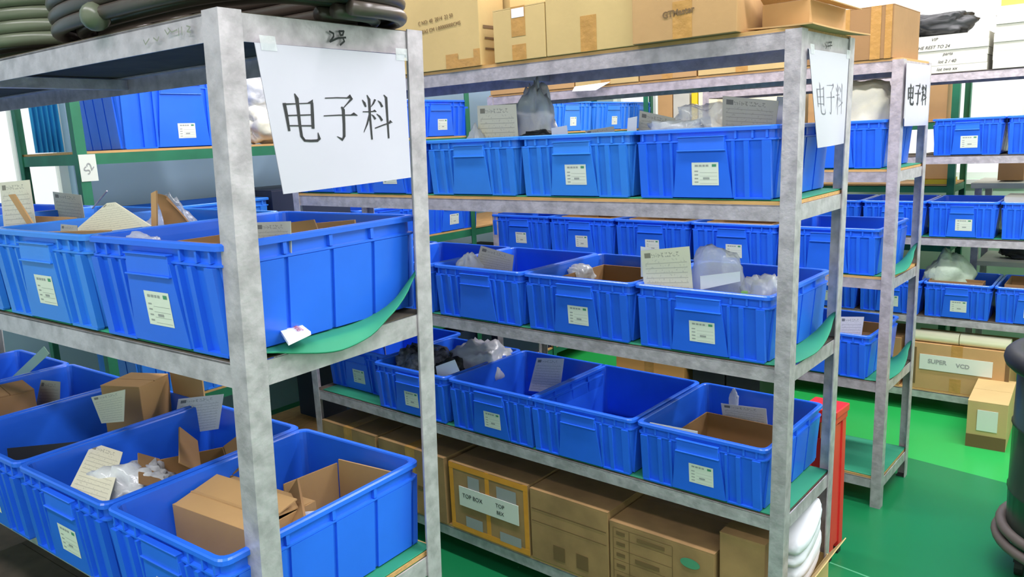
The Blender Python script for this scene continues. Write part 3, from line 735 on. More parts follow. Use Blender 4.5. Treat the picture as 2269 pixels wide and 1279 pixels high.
S('A', [(-1.15, 0.12, 1.672), (-1.116, 0.12, 1.674), (-0.994, 0.12, 1.573), (-1.026, 0.12, 1.569)], M_CARD, 'cardboard_strip', 'thin slanted cardboard strip near the left edge of the photo', 'cardboard', th=.004)
S('A', [(-1.316, 0.22, 1.603), (-1.016, 0.22, 1.605), (-1.008, 0.22, 1.584), (-1.32, 0.22, 1.571)], M_CARD, 'cardboard_piece', 'tan cardboard edge inside the third eye level tote', 'cardboard', th=.004, ext=.06)
mb = MB(); mb.tube([tuple(loc2w('A', *p)) for p in [(-1.202, 0.4, 1.659), (-1.3, 0.4, 1.606)]], .0022, 8); tag(mb.build('thin_rod', M_STEEL), 'thin grey rod leaning in the third eye level tote', 'rod')
# packet on the curling mat
pk = sheet('A', [(-0.111, 0.148, 1.425), (-0.108, 0.19, 1.425), (0.013, 0.132, 1.425), (0.038, 0.062, 1.425)], M_WHITE, 'packet', 'small white packet with red letters on the curling green mat', 'packet', th=.006)
_c = sum((Vector(loc2w('A', *p)) for p in [(-0.109, 0.147, 1.426), (-0.106, 0.189, 1.426), (0.015, 0.131, 1.426), (0.04, 0.061, 1.426)]), Vector())/4
_q = [loc2w('A', *p) for p in [(-0.108, 0.19, 1.425), (0.013, 0.132, 1.425)]]; _a = math.atan2((_q[1]-_q[0]).y, (_q[1]-_q[0]).x)
text_part(pk, 'SAMANG', .017, tuple(_c-pk.location+Vector((.004, .006, .0068))), (0, 0, _a), mat('faded_red_ink', s2l(170, 90, 110), .6), name='lettering')
# --- nearest rack, lower totes
zt = LA[1]+MT+.009
carton('A', -.405, .075, zt, .27, .16, .155, 'open carton with half closed flaps in the first lower tote', M_CARD, open_top=True, flaps=(('f', -78), ('b', -84)), tape='', name='open_carton', flap_len=.72, rz=3)
sheet('A', [(-.262, .25, 1.025), (-.247, .392, 1.025), (-.247, .392, .87), (-.262, .25, .87)], M_CARD, 'cardboard_piece', 'tan cardboard wall across the first lower tote', 'cardboard', th=.004)
sheet('A', [(-.240, .395, 1.035), (-.085, .425, 1.025), (-.085, .425, .87), (-.240, .395, .87)], M_CARD, 'cardboard_piece', 'tan cardboard wall along the back of the first lower tote', 'cardboard', th=.004)
sheet('A', [(-.23, .27, 1.035), (-.07, .16, 1.02), (-.07, .13, .99), (-.24, .245, 1.0)], M_CARDD, 'cardboard_flap', 'folded brown cardboard edge across the first lower tote', 'cardboard', th=.006)
S('A', [(-.13, .20, 1.015), (-.05, .27, 1.015), (-.06, .22, .985), (-.14, .17, .985)], M_WHITE, 'folded_paper', 'folded white paper inside the first lower tote', 'paper', bend=.006)
S('A', [(-0.874, 0.13, 1.04), (-0.736, 0.137, 1.04), (-0.476, -0.031, 1.04), (-0.62, -0.047, 1.04)], M_PAPERY, 'printed_card', 'pale cream card slanting out of the second lower tote', th=.002)
bag('A', (-.60, .10, .92), (.10, .10, .075), M_BAGM, 'plastic_bag', 'crumpled grey plastic bag in the second lower tote', seed=7, rough=.6)
bag('A', (-.50, .36, .94), (.035, .06, .05), M_BAGM, 'plastic_bag', 'small white plastic bag near the post in second lower tote', seed=8, rough=.6)
carton('A', -.66, .19, .95, .20, .15, .07, 'flattened open carton lying in the second lower tote', M_CARDD, open_top=True, flaps=(('f', 60), ('b', 60)), tape='', rz=-28, flap_len=.35, name='open_carton')
S('A', [(-.70, .27, 1.07), (-.52, .16, 1.055), (-.50, .20, 1.02), (-.69, .31, 1.02)], M_CARDD, 'cardboard_flap', 'long brown cardboard flap across the second lower tote', 'cardboard', th=.004)
carton('A', -1.10, .28, zt, .13, .125, .255, 'tall brown carton standing on end in the third lower tote', M_CARD, tape='', rz=22)
S('A', [(-1.029, 0.445, 1.123), (-0.861, 0.445, 1.126), (-0.857, 0.445, 1.043), (-1.007, 0.445, 1.011)], M_CARD, 'cardboard_piece', 'tan cardboard piece behind the tall carton in third lower tote', 'cardboard', th=.004, ext=.05)
S('A', [(-1.048, 0.22, 1.107), (-0.857, 0.22, 1.159), (-0.882, 0.22, 1.067), (-1.005, 0.22, 1.039)], M_PAPERY, 'printed_card', 'pale yellow card before the tall carton in third lower tote')
S('A', [(-0.92, 0.4, 1.068), (-0.695, 0.4, 1.119), (-0.736, 0.4, 1.063), (-0.975, 0.4, 0.996)], M_PAPERW, 'printed_card', 'white printed card right of the tall carton', ext=.05)
S('A', [(-1.20, .38, 1.06), (-1.07, .42, 1.075), (-1.07, .42, .9), (-1.20, .38, .9)], M_CARD, 'cardboard_piece', 'tan cardboard panel at the back of the third lower tote', 'cardboard', th=.004)
S('A', [(-1.22, .06, .98), (-1.02, .30, .97), (-1.0, .28, .86), (-1.2, .05, .86)], M_BLACK, 'dark_tray', 'dark sheet lying low in the third lower tote', 'sheet', th=.003)
carton('A', -1.62, .14, zt+.01, .15, .13, .19, 'dark brown carton at the left edge, fourth lower tote', M_CARDD, tape='', rz=-10)
S('A', [(-1.553, 0.3, 1.058), (-1.418, 0.3, 1.072), (-1.466, 0.3, 0.954), (-1.672, 0.3, 0.91)], M_PAPERG, 'printed_card', 'grey green card in the fourth lower tote', ext=.03)
S('A', [(-1.65, 0.36, 1.143), (-1.616, 0.36, 1.122), (-1.899, 0.36, 0.976), (-2.01, 0.36, 0.959)], s_mint := mat('mint_card', s2l(196, 226, 196), .6), 'mint_card', 'mint green card slanting at the left edge of the photo', 'card')
S('A', [(-2.013, 0.42, 0.938), (-1.869, 0.42, 0.95), (-1.884, 0.42, 0.923), (-2.03, 0.42, 0.907)], M_WHITE, 'folded_paper', 'small white paper at the rim of the fourth lower tote', 'paper')
for i, (x0, ww, hh) in enumerate(((-.56, .50, .16), (-1.12, .52, .17), (-1.68, .52, .15))):
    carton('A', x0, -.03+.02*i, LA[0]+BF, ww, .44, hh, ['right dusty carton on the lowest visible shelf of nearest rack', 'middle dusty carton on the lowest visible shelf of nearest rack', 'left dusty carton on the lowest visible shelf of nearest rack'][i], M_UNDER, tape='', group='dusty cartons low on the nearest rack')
# --- hose coils on top of the nearest rack
def coil(cx, cy, rx, ry, r, n, z0, m, label, jit, seed):
    rnd = random.Random(seed); mb = MB(); pts = []
    N = 64
    for i in range(int(n*N)):
        t = i/N; a = 2*math.pi*t
        k1 = 1+jit*math.sin(a*2+seed*1.3)+jit*.8*math.sin(t*5.1+seed)
        cc = math.copysign(abs(math.cos(a))**.62, math.cos(a)); ss = math.copysign(abs(math.sin(a))**.62, math.sin(a))
        pts.append(loc2w('A', cx+rx*k1*cc, cy+ry*k1*ss, z0+r+t*2*r*.96))
    mb.tube(pts, r, 12)
    root = mb.build('hose_coil', m, smooth=True)
    return tag(root, label, 'hose', 'coiled hoses on the nearest rack')
ztop = LA[3]+BF
coil(-.31, .225, .365, .235, .0135, 6.3, ztop, M_HOSE, 'outermost dark brown hose coil at the aisle end of nearest rack', .010, 1)
coil(-.31, .225, .325, .195, .0135, 5.6, ztop, M_HOSE, 'dark hose coil nested just inside the outermost brown one', .008, 2)
coil(-.31, .225, .285, .155, .0135, 5.2, ztop, M_HOSE, 'dark innermost hose coil at the aisle end of nearest rack', .008, 5)
coil(-1.20, .215, .475, .215, .0145, 6.4, ztop, M_HOSEG, 'grey green hose coil at the left on the nearest rack', .014, 3)
coil(-1.20, .215, .425, .170, .0135, 5.4, ztop, M_HOSE, 'dark hose coil nested inside the grey green one', .014, 4)
coil(-1.20, .215, .375, .125, .0135, 5.0, ztop, M_HOSEG, 'innermost grey hose coil at the left on the nearest rack', .012, 6)
p = [(-0.355, 0.02, 2.006)][0]
mb = MB(); pp = Vector(loc2w('A', p[0], -.012, ztop+.028))
rs = []
for i in range(9):
    a = -math.pi/2+math.pi*i/8; rs.append([(pp.x+.026*math.cos(a)*math.cos(2*math.pi*j/16), pp.y+.026*math.cos(a)*math.sin(2*math.pi*j/16), pp.z+.026*math.sin(a)) for j in range(16)])
mb.rings(rs, False, False)
knob = mb.build('round_hose_cap', M_HOSEG, smooth=True); tag(knob, 'round grey hose end cap on the rail of nearest rack', 'hose cap')
# --- second rack, top cartons
zb = LB[4]+BT
c1 = carton('B', -1.56, .0, zb, .44, .135, .36, 'tall pale carton with small printed lines, left of the stack', M_CARDY, tape='', wall=.004,
       prints=((.62, .76, .0, .14, 5), (.76, .93, .0, .08, 5), (.93, 1, .0, .16, 5), (.15, .85, .35, .38, 0, 'r'), (.2, .8, .25, .27, 0, 'r'), (.2, .9, .15, .17, 0, 'r')))
text_part(c1, 'C NO: 40  2014  22 50', .019, (.01, -.0690, .178), (R(90), R(-3), 0), M_BINK); text_part(c1, 'MEAS CM 1:00000000CMS', .019, (.03, -.0690, .147), (R(90), R(-3), 0), M_BINK)
carton('B', -1.52, .15, zb, .42, .25, .42, 'large pale carton behind the printed one on second rack', M_CARDY)
carton('B', -1.055, .0, zb, .222, .36, .172, 'small carton with shiny tape between two taller ones', M_CARDY, tape2=1, prints=((.38, .62, .80, .97, 4),))
carton('B', -.829, .0, zb, .330, .36, .36, 'plain tan carton with brown tape strip, middle of the stack', M_CARDY)
c4 = carton('B', -.493, -.022, zb, .325, .36, .34, 'tan carton with dark stamped letters over the rail', M_CARD, rz=.0)
text_part(c4, 'GTMaster', .024, (-.012, -.1815, .072), (R(90), R(-4), 0), M_BINK, bold=.0008)
carton('B', -.148, .10, zb, .13, .30, .075, 'low open carton at the aisle end on second rack', M_CARD, open_top=True, flaps=(('r', 100), ('f', 60)), tape='', flap_len=.35, name='open_carton')
S('B', [(-.16, .02, zb+.004), (-.02, .455, zb+.004), (.045, .43, zb-.006), (.03, -.01, zb-.004)], M_CARD, 'cardboard_flap', 'orange brown cardboard flap over the sign of second rack', 'cardboard', th=.004, bend=.003)
bag('B', (-.09, .24, zb+.07), (.06, .12, .04), M_BAGM, 'plastic_bag', 'white plastic wrap in the low open carton on second rack', seed=11)
# --- second rack, contents of top tote shelf
y3 = LB[3]+MT
S('B', [(-1.255, 0.12, 1.881), (-1.066, 0.12, 1.876), (-1.059, 0.12, 1.759), (-1.259, 0.12, 1.759)], M_PAPERY, 'printed_card', 'upright printed card among grey bags on the second rack', ext=.10)
bag('B', (-1.06, .22, y3+.13), (.095, .05, .155), M_BAGM, 'plastic_bag', 'tall grey plastic bag behind the upright printed card', seed=12, pinch=True, rough=.7)
bag('B', (-1.25, .10, y3+.10), (.05, .05, .085), M_BAGM, 'plastic_bag', 'grey plastic bag left of the upright printed card', seed=13, pinch=True)
bag('B', (-.975, .14, y3+.14), (.075, .06, .045), M_BLACK, 'plastic_bag', 'black bag right of the upright printed card', seed=14)
S('B', [(-0.895, 0.1, 1.784), (-0.829, 0.1, 1.791), (-0.819, 0.1, 1.757), (-0.893, 0.1, 1.757)], M_WHITE, 'folded_paper', 'white paper scrap above the second rack tote seam', 'paper', ext=.05)
S('B', [(-0.766, 0.12, 1.77), (-0.654, 0.12, 1.78), (-0.633, 0.12, 1.756), (-0.77, 0.12, 1.75)], M_PAPERG, 'printed_card', 'low grey card in the second tote on the second rack', ext=.06)
S('B', [(-0.586, 0.1, 1.803), (-0.552, 0.1, 1.807), (-0.56, 0.1, 1.751), (-0.597, 0.1, 1.749)], M_WHITE, 'folded_paper', 'white slip beside the grey card above the second tote', 'paper', ext=.06)
S('B', [(-0.56, 0.13, 1.825), (-0.434, 0.13, 1.795), (-0.444, 0.13, 1.754), (-0.574, 0.13, 1.753)], M_PAPERG, 'printed_card', 'tilted grey card above the first tote of second rack', ext=.08)
bag('B', (-.36, .22, y3+.10), (.11, .09, .10), M_BAG, 'plastic_bag', 'clear bag bulging behind the tilted grey card', seed=15, rough=.5)
bag('B', (-.40, .09, y3+.13), (.10, .05, .055), M_BAGM, 'plastic_bag', 'white crumpled bag before the tilted grey card', seed=16, rough=.5)
S('B', [(-0.418, 0.2, 1.785), (-0.35, 0.2, 1.798), (-0.337, 0.2, 1.751), (-0.433, 0.2, 1.752)], M_WHITE, 'folded_paper', 'plain white sheet between bag and wide grey card', 'paper', ext=.08)
bag('B', (-.265, .23, y3+.08), (.045, .05, .105), M_BAGM, 'plastic_bag', 'tall white bag left of the wide grey card', seed=17, rough=.5)
S('B', [(-0.286, 0.15, 1.853), (-0.114, 0.15, 1.827), (-0.131, 0.15, 1.759), (-0.287, 0.15, 1.758)], M_PAPERG, 'printed_card', 'wide grey lined card above the first tote of second rack', ext=.09)
S('B', [(-0.155, 0.24, 1.843), (-0.128, 0.24, 1.841), (-0.136, 0.24, 1.76), (-0.175, 0.24, 1.759)], M_WHITE, 'folded_paper', 'white sheet between the wide grey card and the post', 'paper', ext=.07)
# --- second rack, middle shelf contents
y2 = LB[2]+MF
S('B', [(-1.311, 0.16, 1.341), (-1.142, 0.16, 1.312), (-1.165, 0.16, 1.26), (-1.38, 0.16, 1.252)], M_PAPERG, 'printed_card', 'grey brown card leaning in the third middle tote', ext=.07)
bag('B', (-1.34, .12, y2+.10), (.05, .08, .075), M_BAGM, 'plastic_bag', 'grey bag in the middle tote right behind the nearest rack upright', seed=20, pinch=True)
bag('B', (-.935+.0, .30, y2+.11), (.055, .06, .045), M_BAGM, 'plastic_bag', 'small white bag at a corner of the third middle tote', seed=21)
carton('B', -.915, .02, y2+.009, .34, .42, .16, 'brown open carton lining the second middle tote', M_CARDD, open_top=True, tape='', name='open_carton')
S('B', [(-0.513, 0.05, 1.382), (-0.341, 0.05, 1.406), (-0.321, 0.05, 1.274), (-0.494, 0.05, 1.264)], M_PAPERY, 'printed_card', 'cream form card standing in the first middle tote', ext=.08)
S('B', [(-0.525, 0.07, 1.393), (-0.472, 0.07, 1.387), (-0.475, 0.07, 1.346), (-0.525, 0.07, 1.342)], M_WHITE, 'folded_paper', 'white corner sheet behind the cream form card', 'paper', ext=.05)
b1 = bag('B', (-.285, .13, y2+.03), (.090, .05, .155), M_BAG, 'plastic_bag', 'clear zip bag with white label in the first middle tote', seed=22, rough=.22)
S('B', [(-0.305, 0.052, 1.315), (-0.177, 0.052, 1.339), (-0.176, 0.052, 1.309), (-0.303, 0.052, 1.272)], M_WHITE, 'paper_label', 'white paper slip held against the clear zip bag', 'paper', ext=.0)
bag('B', (-.14, .14, y2+.03), (.075, .07, .115), M_BAG, 'plastic_bag', 'crumpled clear bag beside the post of the second rack', seed=23, rough=.55)
bag('B', (-.21, .16, y2+.012), (.13, .11, .075), M_METALBITS, 'metal_parts', 'heap of small metal parts in the first middle tote', cat='small parts', seed=24)
mb = MB(); mb.box(-.008, -.006, -.03, .008, .006, .03); 
gp = mb.build('green_strip', mat('light_green_plastic', s2l(150, 205, 110), .4), loc=loc2w('B', -.165, .06, y2+.17), rz=rz_of('B')); tag(gp, 'small light green strip beside the clear zip bag', 'strip')
# --- second rack, lower tote shelf contents
y1 = LB[1]+MF
bag('B', (-1.70, .17, y1+.03), (.135, .13, .125), M_BAGD, 'plastic_bag', 'large dark bag of parts in the fourth lower tote', seed=30, rough=.4)
bag('B', (-1.50, .34, y1+.06), (.13, .11, .115), M_BAGM, 'plastic_bag', 'large grey bag in the fourth lower tote', seed=31, rough=.4)
bag('B', (-1.53, .14, y1+.03), (.07, .08, .11), M_BLACK, 'plastic_bag', 'black bag right of the nearest rack upright', seed=32, rough=.4)
S('B', [(-1.508, 0.055, 0.831), (-1.394, 0.055, 0.878), (-1.37, 0.055, 0.853), (-1.501, 0.055, 0.796)], M_WHITE, 'packet', 'white and green packet at the rim of fourth lower tote', 'packet', ext=.02)
S('B', [(-1.16, 0.3, 0.859), (-1.02, 0.3, 0.877), (-1.049, 0.3, 0.724), (-1.211, 0.3, 0.706)], M_PAPERW, 'printed_card', 'lilac white card leaning in the third lower tote', ext=.0)
bag('B', (-1.20, .13, y1+.02), (.07, .06, .06), M_BAGM, 'plastic_bag', 'small clear bag low in the third lower tote', seed=33)
carton('B', -.425, .055, y1+.009, .325, .30, .135, 'brown open carton inside the first lower tote of second rack', M_CARDD, open_top=True, tape='', name='open_carton')
S('B', [(-0.474, 0.035, 0.805), (-0.3, 0.035, 0.811), (-0.302, 0.035, 0.786), (-0.471, 0.035, 0.775)], M_STICK, 'printed_card', 'narrow white card tucked behind the front rim, first lower tote', ext=.04)
S('B', [(-0.392, 0.4, 0.778), (-0.224, 0.4, 0.79), (-0.212, 0.4, 0.71), (-0.376, 0.4, 0.704)], M_PAPERW, 'printed_card', 'white printed card at the back of the first lower tote', ext=.03)
bag('B', (-.35, .415, y1+.15), (.018, .012, .04), M_BAG, 'plastic_bag', 'small blueish plastic clip bag above the white printed card', seed=34)
bag('B', (-.19, .10, y1+.09), (.045, .03, .03), M_BAGM, 'plastic_bag', 'small white bag inside the brown open carton', seed=35)
# --- second rack, bottom cartons
y0 = LB[0]+BT
carton('B', -1.86, -.005, y0, .42, .42, .30, 'light brown carton half hidden by the nearest rack upright', M_CARDX, prints=((.6, .9, .4, .45),))
carton('B', -2.28, -.005, y0, .40, .42, .30, 'brown flat topped carton far left on the bottom shelf', M_CARDX)
cb = carton('B', -1.415, .0, y0, .425, .42, .295, 'carton strapped with orange tape and a white label', M_CARDX, tape='o', prints=((.25, .40, .62, .86, 3), (.62, .86, .60, .85, 3), (.20, .42, .08, .24, 3), (.64, .9, .06, .2, 3)))
sb = MB(); sb.box(-.155, -.2155, .115, .165, -.213, .200); sb.build('paper_label', M_STICK, cb)
text_part(cb, 'TOP BOX', .026, (-.08, -.2162, .163), RX, M_INK); text_part(cb, 'TOP', .024, (.07, -.2162, .170), RX, M_INK); text_part(cb, 'BEX', .022, (.07, -.2162, .140), RX, M_INK)
carton('B', -.980, .0, y0, .355, .42, .290, 'plain brown ribbed carton, middle of the bottom shelf', M_CARDX, prints=((.02, .98, .72, .735), (.02, .98, .55, .56), (.3, .45, .1, .3), (.6, .75, .1, .3)), tape='')
ct = carton('B', -.618, .0, y0, .400, .42, .265, 'carton printed with a ruled table and green oval', M_CARDX, tape='',
       prints=[(.04, .62, v, v+.006) for v in (.14, .30, .46, .62, .78, .92)]+[(.20, .206, .14, .92), (.62, .626, .14, .92), (.036, .042, .14, .92)]+[(.07, .16, v, v+.05) for v in (.20, .36, .52, .68, .83)]+[(.26, .50, .50, .56), (.28, .55, .82, .87), (.30, .58, .2, .25)])
mb = MB(); n = 20
for e in (0,):
    pts = [(.115+.036*math.cos(2*math.pi*i/n), -.2128, .205+.018*math.sin(2*math.pi*i/n)) for i in range(n)]
    b0 = len(mb.v); mb.v += pts; mb.f.append(tuple(range(b0, b0+n))); mb.m.append(0)
mb.build('green_oval_mark', M_GREENINK, ct)
carton('B', -.205, .01, y0, .150, .30, .345, 'brown carton beside the end post, bottom shelf of second rack', M_CARDX, tape='')
_w = mat('white_foam', s2l(214, 216, 224), .6)
for i in range(4):
    o = bag('B', (-.036+.003*(i % 2), .24, y0+.165+.048*i), (.056, .125, .030), _w, 'foam_sheet', ['white folded foam sheet at the bottom of the slanting pile', 'white folded foam sheet, second from the bottom of the slanting pile', 'white folded foam sheet, third from the bottom of the slanting pile', 'white folded foam sheet on top of the slanting pile'][i], cat='foam sheet', group='white folded foam sheets at the rack end', seed=40+i, rough=.10)
    o.rotation_euler = (R(24), 0, rz_of('B'))
carton('B', -.05, .09, y0, .06, .32, .15, 'tan carton below the foam packets at the rack end', M_CARDY, open_top=True, flaps=(('r', 35),), flap_len=1.6, tape='', name='open_carton')
# --- third rack
zc = LC[4]+BT
for i, (x0, ww, hh, mm) in enumerate(((-2.30, .62, .24, M_CARD), (-1.67, .40, .22, M_CARDY), (-1.26, .32, .20, M_CARD), (-.93, .45, .24, M_CARDY))):
    carton('C', x0, .0, zc, ww, .40, hh, ['leftmost carton on top of the third rack', 'second carton from the left on top of the third rack', 'third carton from the left on top of the third rack', 'fourth carton from the left on top of the third rack'][i], mm, group='cartons on top of the third rack')
carton('C', -.455, .0, zc, .41, .40, .215, 'tan carton with wide tape above the bold character sign', M_CARDD, prints=((.78, .88, .0, 1, 5), (.92, .985, .0, 1, 5)))
sheet('C', [(-1.67, -.004, zc+.004), (-1.42, -.03, zc+.01), (-1.50, -.05, zc-.028), (-1.67, -.03, zc-.022)], M_WHITE, 'paper_sheet', 'white paper folded over the top rail of the third rack', 'paper')
bag('C', (-.19, .17, LC[3]+MT+.05), (.15, .12, .17), M_SACK, 'sack', 'cream crumpled sack in the tote beside the second rack', cat='sack', seed=50, rough=.35)
S('C', [(-.31, .10, 1.80), (-.05, .10, 1.83), (-.05, .12, 1.70), (-.33, .12, 1.70)], M_PAPERG, 'printed_card', 'grey card before the cream sack on the third rack')
for i, (x0) in enumerate((-.84, -1.30, -1.76)):
    carton('C', x0-.05, .03, LC[2]+MT+.009, .34, .38, .20, ['brown open carton in a middle tote of third rack, near the post', 'brown open carton in a middle tote of third rack, centre', 'brown open carton in a middle tote of third rack, far left'][i], M_CARD, open_top=True, tape='', name='open_carton')
carton('C', -.36, .20, LC[1]+MF+.009, .24, .22, .16, 'brown open carton in the lower tote of the third rack', M_CARDD, open_top=True, tape='', name='open_carton')
S('C', [(-0.242, 0.1, 0.863), (-0.136, 0.1, 0.875), (-0.151, 0.1, 0.766), (-0.238, 0.1, 0.754)], M_PAPERW, 'printed_card', 'white card standing in the lower tote of the third rack', ext=.06)
S('C', [(-0.365, 0.04, 0.65), (-0.28, 0.04, 0.65), (-0.278, 0.04, 0.595), (-0.372, 0.04, 0.593)], M_WHITE, 'printed_card', 'white card behind the second rack end post', ext=.02)
# --- farthest rack, top board stacks
zd = LB[4]+BF
def boardstack(x0, ww, n, h, lab, grp, yy=4.36):
    for i in range(n):
        rnd = random.Random(i*7+n); ox = rnd.uniform(-.006, .006); oy = rnd.uniform(-.004, .004)
        mb = MB(); mb.box(0, 0, 0, ww, .38, h-.001); mb.box(.0, .0, h-.001, ww-.006, .374, h)
        o = mb.build('flat_box', M_BOARDSTK, loc=(x0+ox, yy+oy, zd+i*h), bevel=.002)
        tag(o, lab[i], 'flat box', grp)
        yield o
pos = ['bottom', 'second from the bottom', 'third from the bottom', 'fourth from the bottom', 'fifth from the bottom', 'sixth from the bottom', 'seventh from the bottom', 'eighth from the bottom']
st1 = list(boardstack(-.08, .535, 5, .041, ['flat white box %s of the written stack' % p for p in pos], 'flat white boxes with handwriting'))
st2 = list(boardstack(.485, .50, 7, .046, ['flat grey box %s of the stack at the right edge' % p for p in pos], 'flat grey boxes at the right edge'))
for o, s, u in ((st1[0], 'lot two xx', .34), (st1[1], 'lot 2 / 40', .34), (st1[3], 'THE REST TO 24', .26), (st1[4], 'VIP', .27), (st1[2], 'parts', .34)):
    text_part(o, s, .024, (u, -.0012, .020), RX, M_INK, shear=.3)
mb = MB(); mb.box(.16, -.004, .008, .5, -.0015, .036); mb.build('yellow_label', M_YEL, st2[4])
bag('W', (.18, 4.52, zd+.205), (.20, .14, .075), M_BLACK, 'cloth_heap', 'black crumpled cloth heaped on the written flat boxes', cat='cloth', seed=60, rough=.45)
bag('W', (-.16, 4.60, zd), (.16, .14, .17), M_SACK, 'sack', 'cream bundle left of the black cloth on farthest rack', cat='sack', seed=61, rough=.25)
carton('W', .50, 4.38, zd+.323, .40, .34, .12, 'small yellow carton on the flat grey boxes, top right corner', mat('yellow_carton', s2l(214, 176, 70), .7), tape='')
# farthest rack totes contents
yd = LB[1]+BF
bag('W', (.30, 4.56, yd+.10), (.14, .12, .15), mat('pale_green_plastic', s2l(206, 224, 200), .35, alpha=.85, bump=.5), 'plastic_bag', 'pale green plastic bag rising from a farthest rack tote', seed=62, pinch=True)
carton('W', .225, 4.40, yd+.01, .28, .10, .20, 'brown carton inside the tote with the pale green bag', M_CARDD, tape='', open_top=True, name='open_carton')
carton('W', .61, 4.40, yd+.01, .26, .30, .205, 'brown carton inside the tote at the right photo edge', M_CARDD, tape='', open_top=True, name='open_carton')
carton('W', .575, 4.42, LB[2]+MF+.01, .10, .25, .22, 'pale carton in the middle tote at the right photo edge', M_BOARDSTK, tape='')
# farthest rack bottom
cx = carton('W', .135, 4.365, LB[0]+BT, .535, .38, .285, 'wide tan carton with long white paper label, farthest rack', M_CARD, prints=((.06, .10, .1, .9), (.96, 1, .1, .9)))
sb = MB(); sb.box(-.195, -.1945, .125, .185, -.192, .218); sb.build('paper_label', M_STICK, cx)
text_part(cx, 'SUPER', .036, (-.10, -.1952, .178), RX, M_GINK, bold=.001); text_part(cx, 'VCD', .034, (.035, -.1952, .170), RX, M_GINK, bold=.001)
for i, xx in enumerate((.15, .41)):
    mb = MB(); mb.tube([(0, 0, 0), (.255, 0, 0)], .035, 20); mb.tube([(-.004, 0, 0), (.0, 0, 0)], .014, 12)
    o = mb.build('paper_roll', M_CREAM, smooth=True, loc=(xx, 4.41, LB[0]+BT+.285+.036)); tag(o, ['left cream paper roll on the wide tan carton', 'right cream paper roll on the wide tan carton'][i], 'paper roll', 'cream paper rolls on the wide carton')
    o.modifiers.new('es', 'EDGE_SPLIT').split_angle = R(40)
carton('W', -.45, 4.365, LB[0]+BT, .55, .38, .30, 'brown carton left of the wide labelled one, farthest rack', M_CARDD)
# --- green rack by the back wall
carton('E', -.19, .03, 1.73+BT, .115, .30, .245, 'tan carton standing behind the third rack sign', M_CARD, tape='')
mb = MB(); mb.box(0, 0, 0, .19, .3, .012); mb.box(0, 0, .012, .19, .012, .03); mb.box(0, .288, .012, .19, .3, .03); mb.box(0, .012, .012, .012, .288, .03); mb.box(.178, .012, .012, .19, .288, .03)
o = mb.build('yellow_tray', M_YEL, loc=(-.02, 5.16, 1.312+BT)); tag(o, 'flat yellow tray on the green rack by the windows', 'tray')
carton('E', -.20, .05, 1.312+BT+.031, .16, .24, .17, 'small tan carton standing on the yellow tray', M_CARD, tape='')
carton('E', -.22, .05, .915+BT, .17, .30, .12, 'dark box low on the green rack by the windows', M_BLACK, tape='')
for i, (x0, z0, ww, hh, mm, lb, yy) in enumerate((
    (-2.20, 1.73, .13, .32, M_CARD, 'tan carton on the green rack beside the pale blue totes', .06), (-2.06, 1.73, .14, .32, M_BOARDSTK, 'white box right of the tan carton on green rack', .06),
    (-1.90, 1.73, .05, .30, M_YEL, 'yellow box between white and cream boxes on green rack', .06), (-1.84, 1.73, .16, .30, M_CREAM, 'cream box right of the yellow box on green rack', .06),
    (-1.45, 1.73, .42, .28, M_CREAM, 'long cream box under the top rail on green rack', .1), (-.98, 1.73, .14, .28, M_CARD, 'tan box seen beside the second rack post on green rack', .06))):
    carton('E', x0, yy, z0+BT, ww, .24, hh, lb, mm, tape='', name='storage_box', cat='box')
for i, (x0, z0, ww, hh, mm, lb) in enumerate(((.44, 1.345, .14, .12, M_CARDD, 'brown box on the bench by the back windows'), (.44, .0, 0, 0, None, ''))):
    if mm is None: continue
    carton('W', x0, 5.2, z0, ww, .2, hh, lb, mm, tape='')
# bench with odds and ends by the back wall
r = empty('workbench', (.75, 5.35, 0)); tag(r, 'pale workbench with shelf standing below the back windows', 'workbench')
for (xx, yy) in ((-.40, -.22), (.55, -.22), (-.40, .22), (.55, .22)):
    mb = MB(); mb.box(xx-.02, yy-.02, 0, xx+.02, yy+.02, 1.30); mb.build('leg', M_STEEL, r)
mb = MB(); mb.box(-.44, -.26, 1.301, .6, .26, 1.335); mb.build('worktop', M_BOARDSTK, r)
mb = MB(); mb.box(-.38, -.24, .80, .53, .24, .83); mb.build('shelf', M_BOARDSTK, r)
bag('W', (.58, 5.30, .832), (.11, .10, .06), M_BLACK, 'black_coil', 'black coiled cable on the shelf of the workbench', cat='cable', seed=70)
bag('W', (.32, 5.05+.1, 1.0), (.05, .05, .08), M_SACK, 'sack', 'pale wrapped bundle seen between the farthest rack shelves', cat='sack', seed=71) if False else None
# --- left wall: bagged goods beside the large tote, end tag, curtain
bag('G', (-3.90, .14, 1.772+BT), (.15, .13, .10), M_SACK, 'sack', 'pale crumpled sack seen between nearest post and hanging sign', cat='sack', seed=80, rough=.5)
bag('G', (-3.90, .16, 1.772+BT+.15), (.15, .12, .10), M_BAGM, 'plastic_bag', 'grey plastic bag on the sack behind the hanging sign', seed=81, rough=.5)
mb = MB(); mb.quad(*[tuple(loc2w('G', *p)) for p in ((-4.868, -.002, 1.66), (-4.80, -.002, 1.66), (-4.80, -.002, 1.77), (-4.868, -.002, 1.77))]); mb.quad(*[tuple(loc2w('G', *p)) for p in ((-4.868, -.0032, 1.66), (-4.868, -.0032, 1.77), (-4.80, -.0032, 1.77), (-4.80, -.0032, 1.66))])
tg = mb.build('paper_tag', M_STICK); tag(tg, 'small white tag with handwritten S on the green wall rack', 'tag')
text_part(tg, 'S2', .045, tuple(loc2w('G', -4.834, -.0045, 1.71)), (R(90), R(-50), R(90)), M_GINK, name='writing', shear=.2)
cr = empty('curtain', (XW+.13, 1.0, 2.42)); tag(cr, 'blue curtain hanging at the left window', 'curtain')
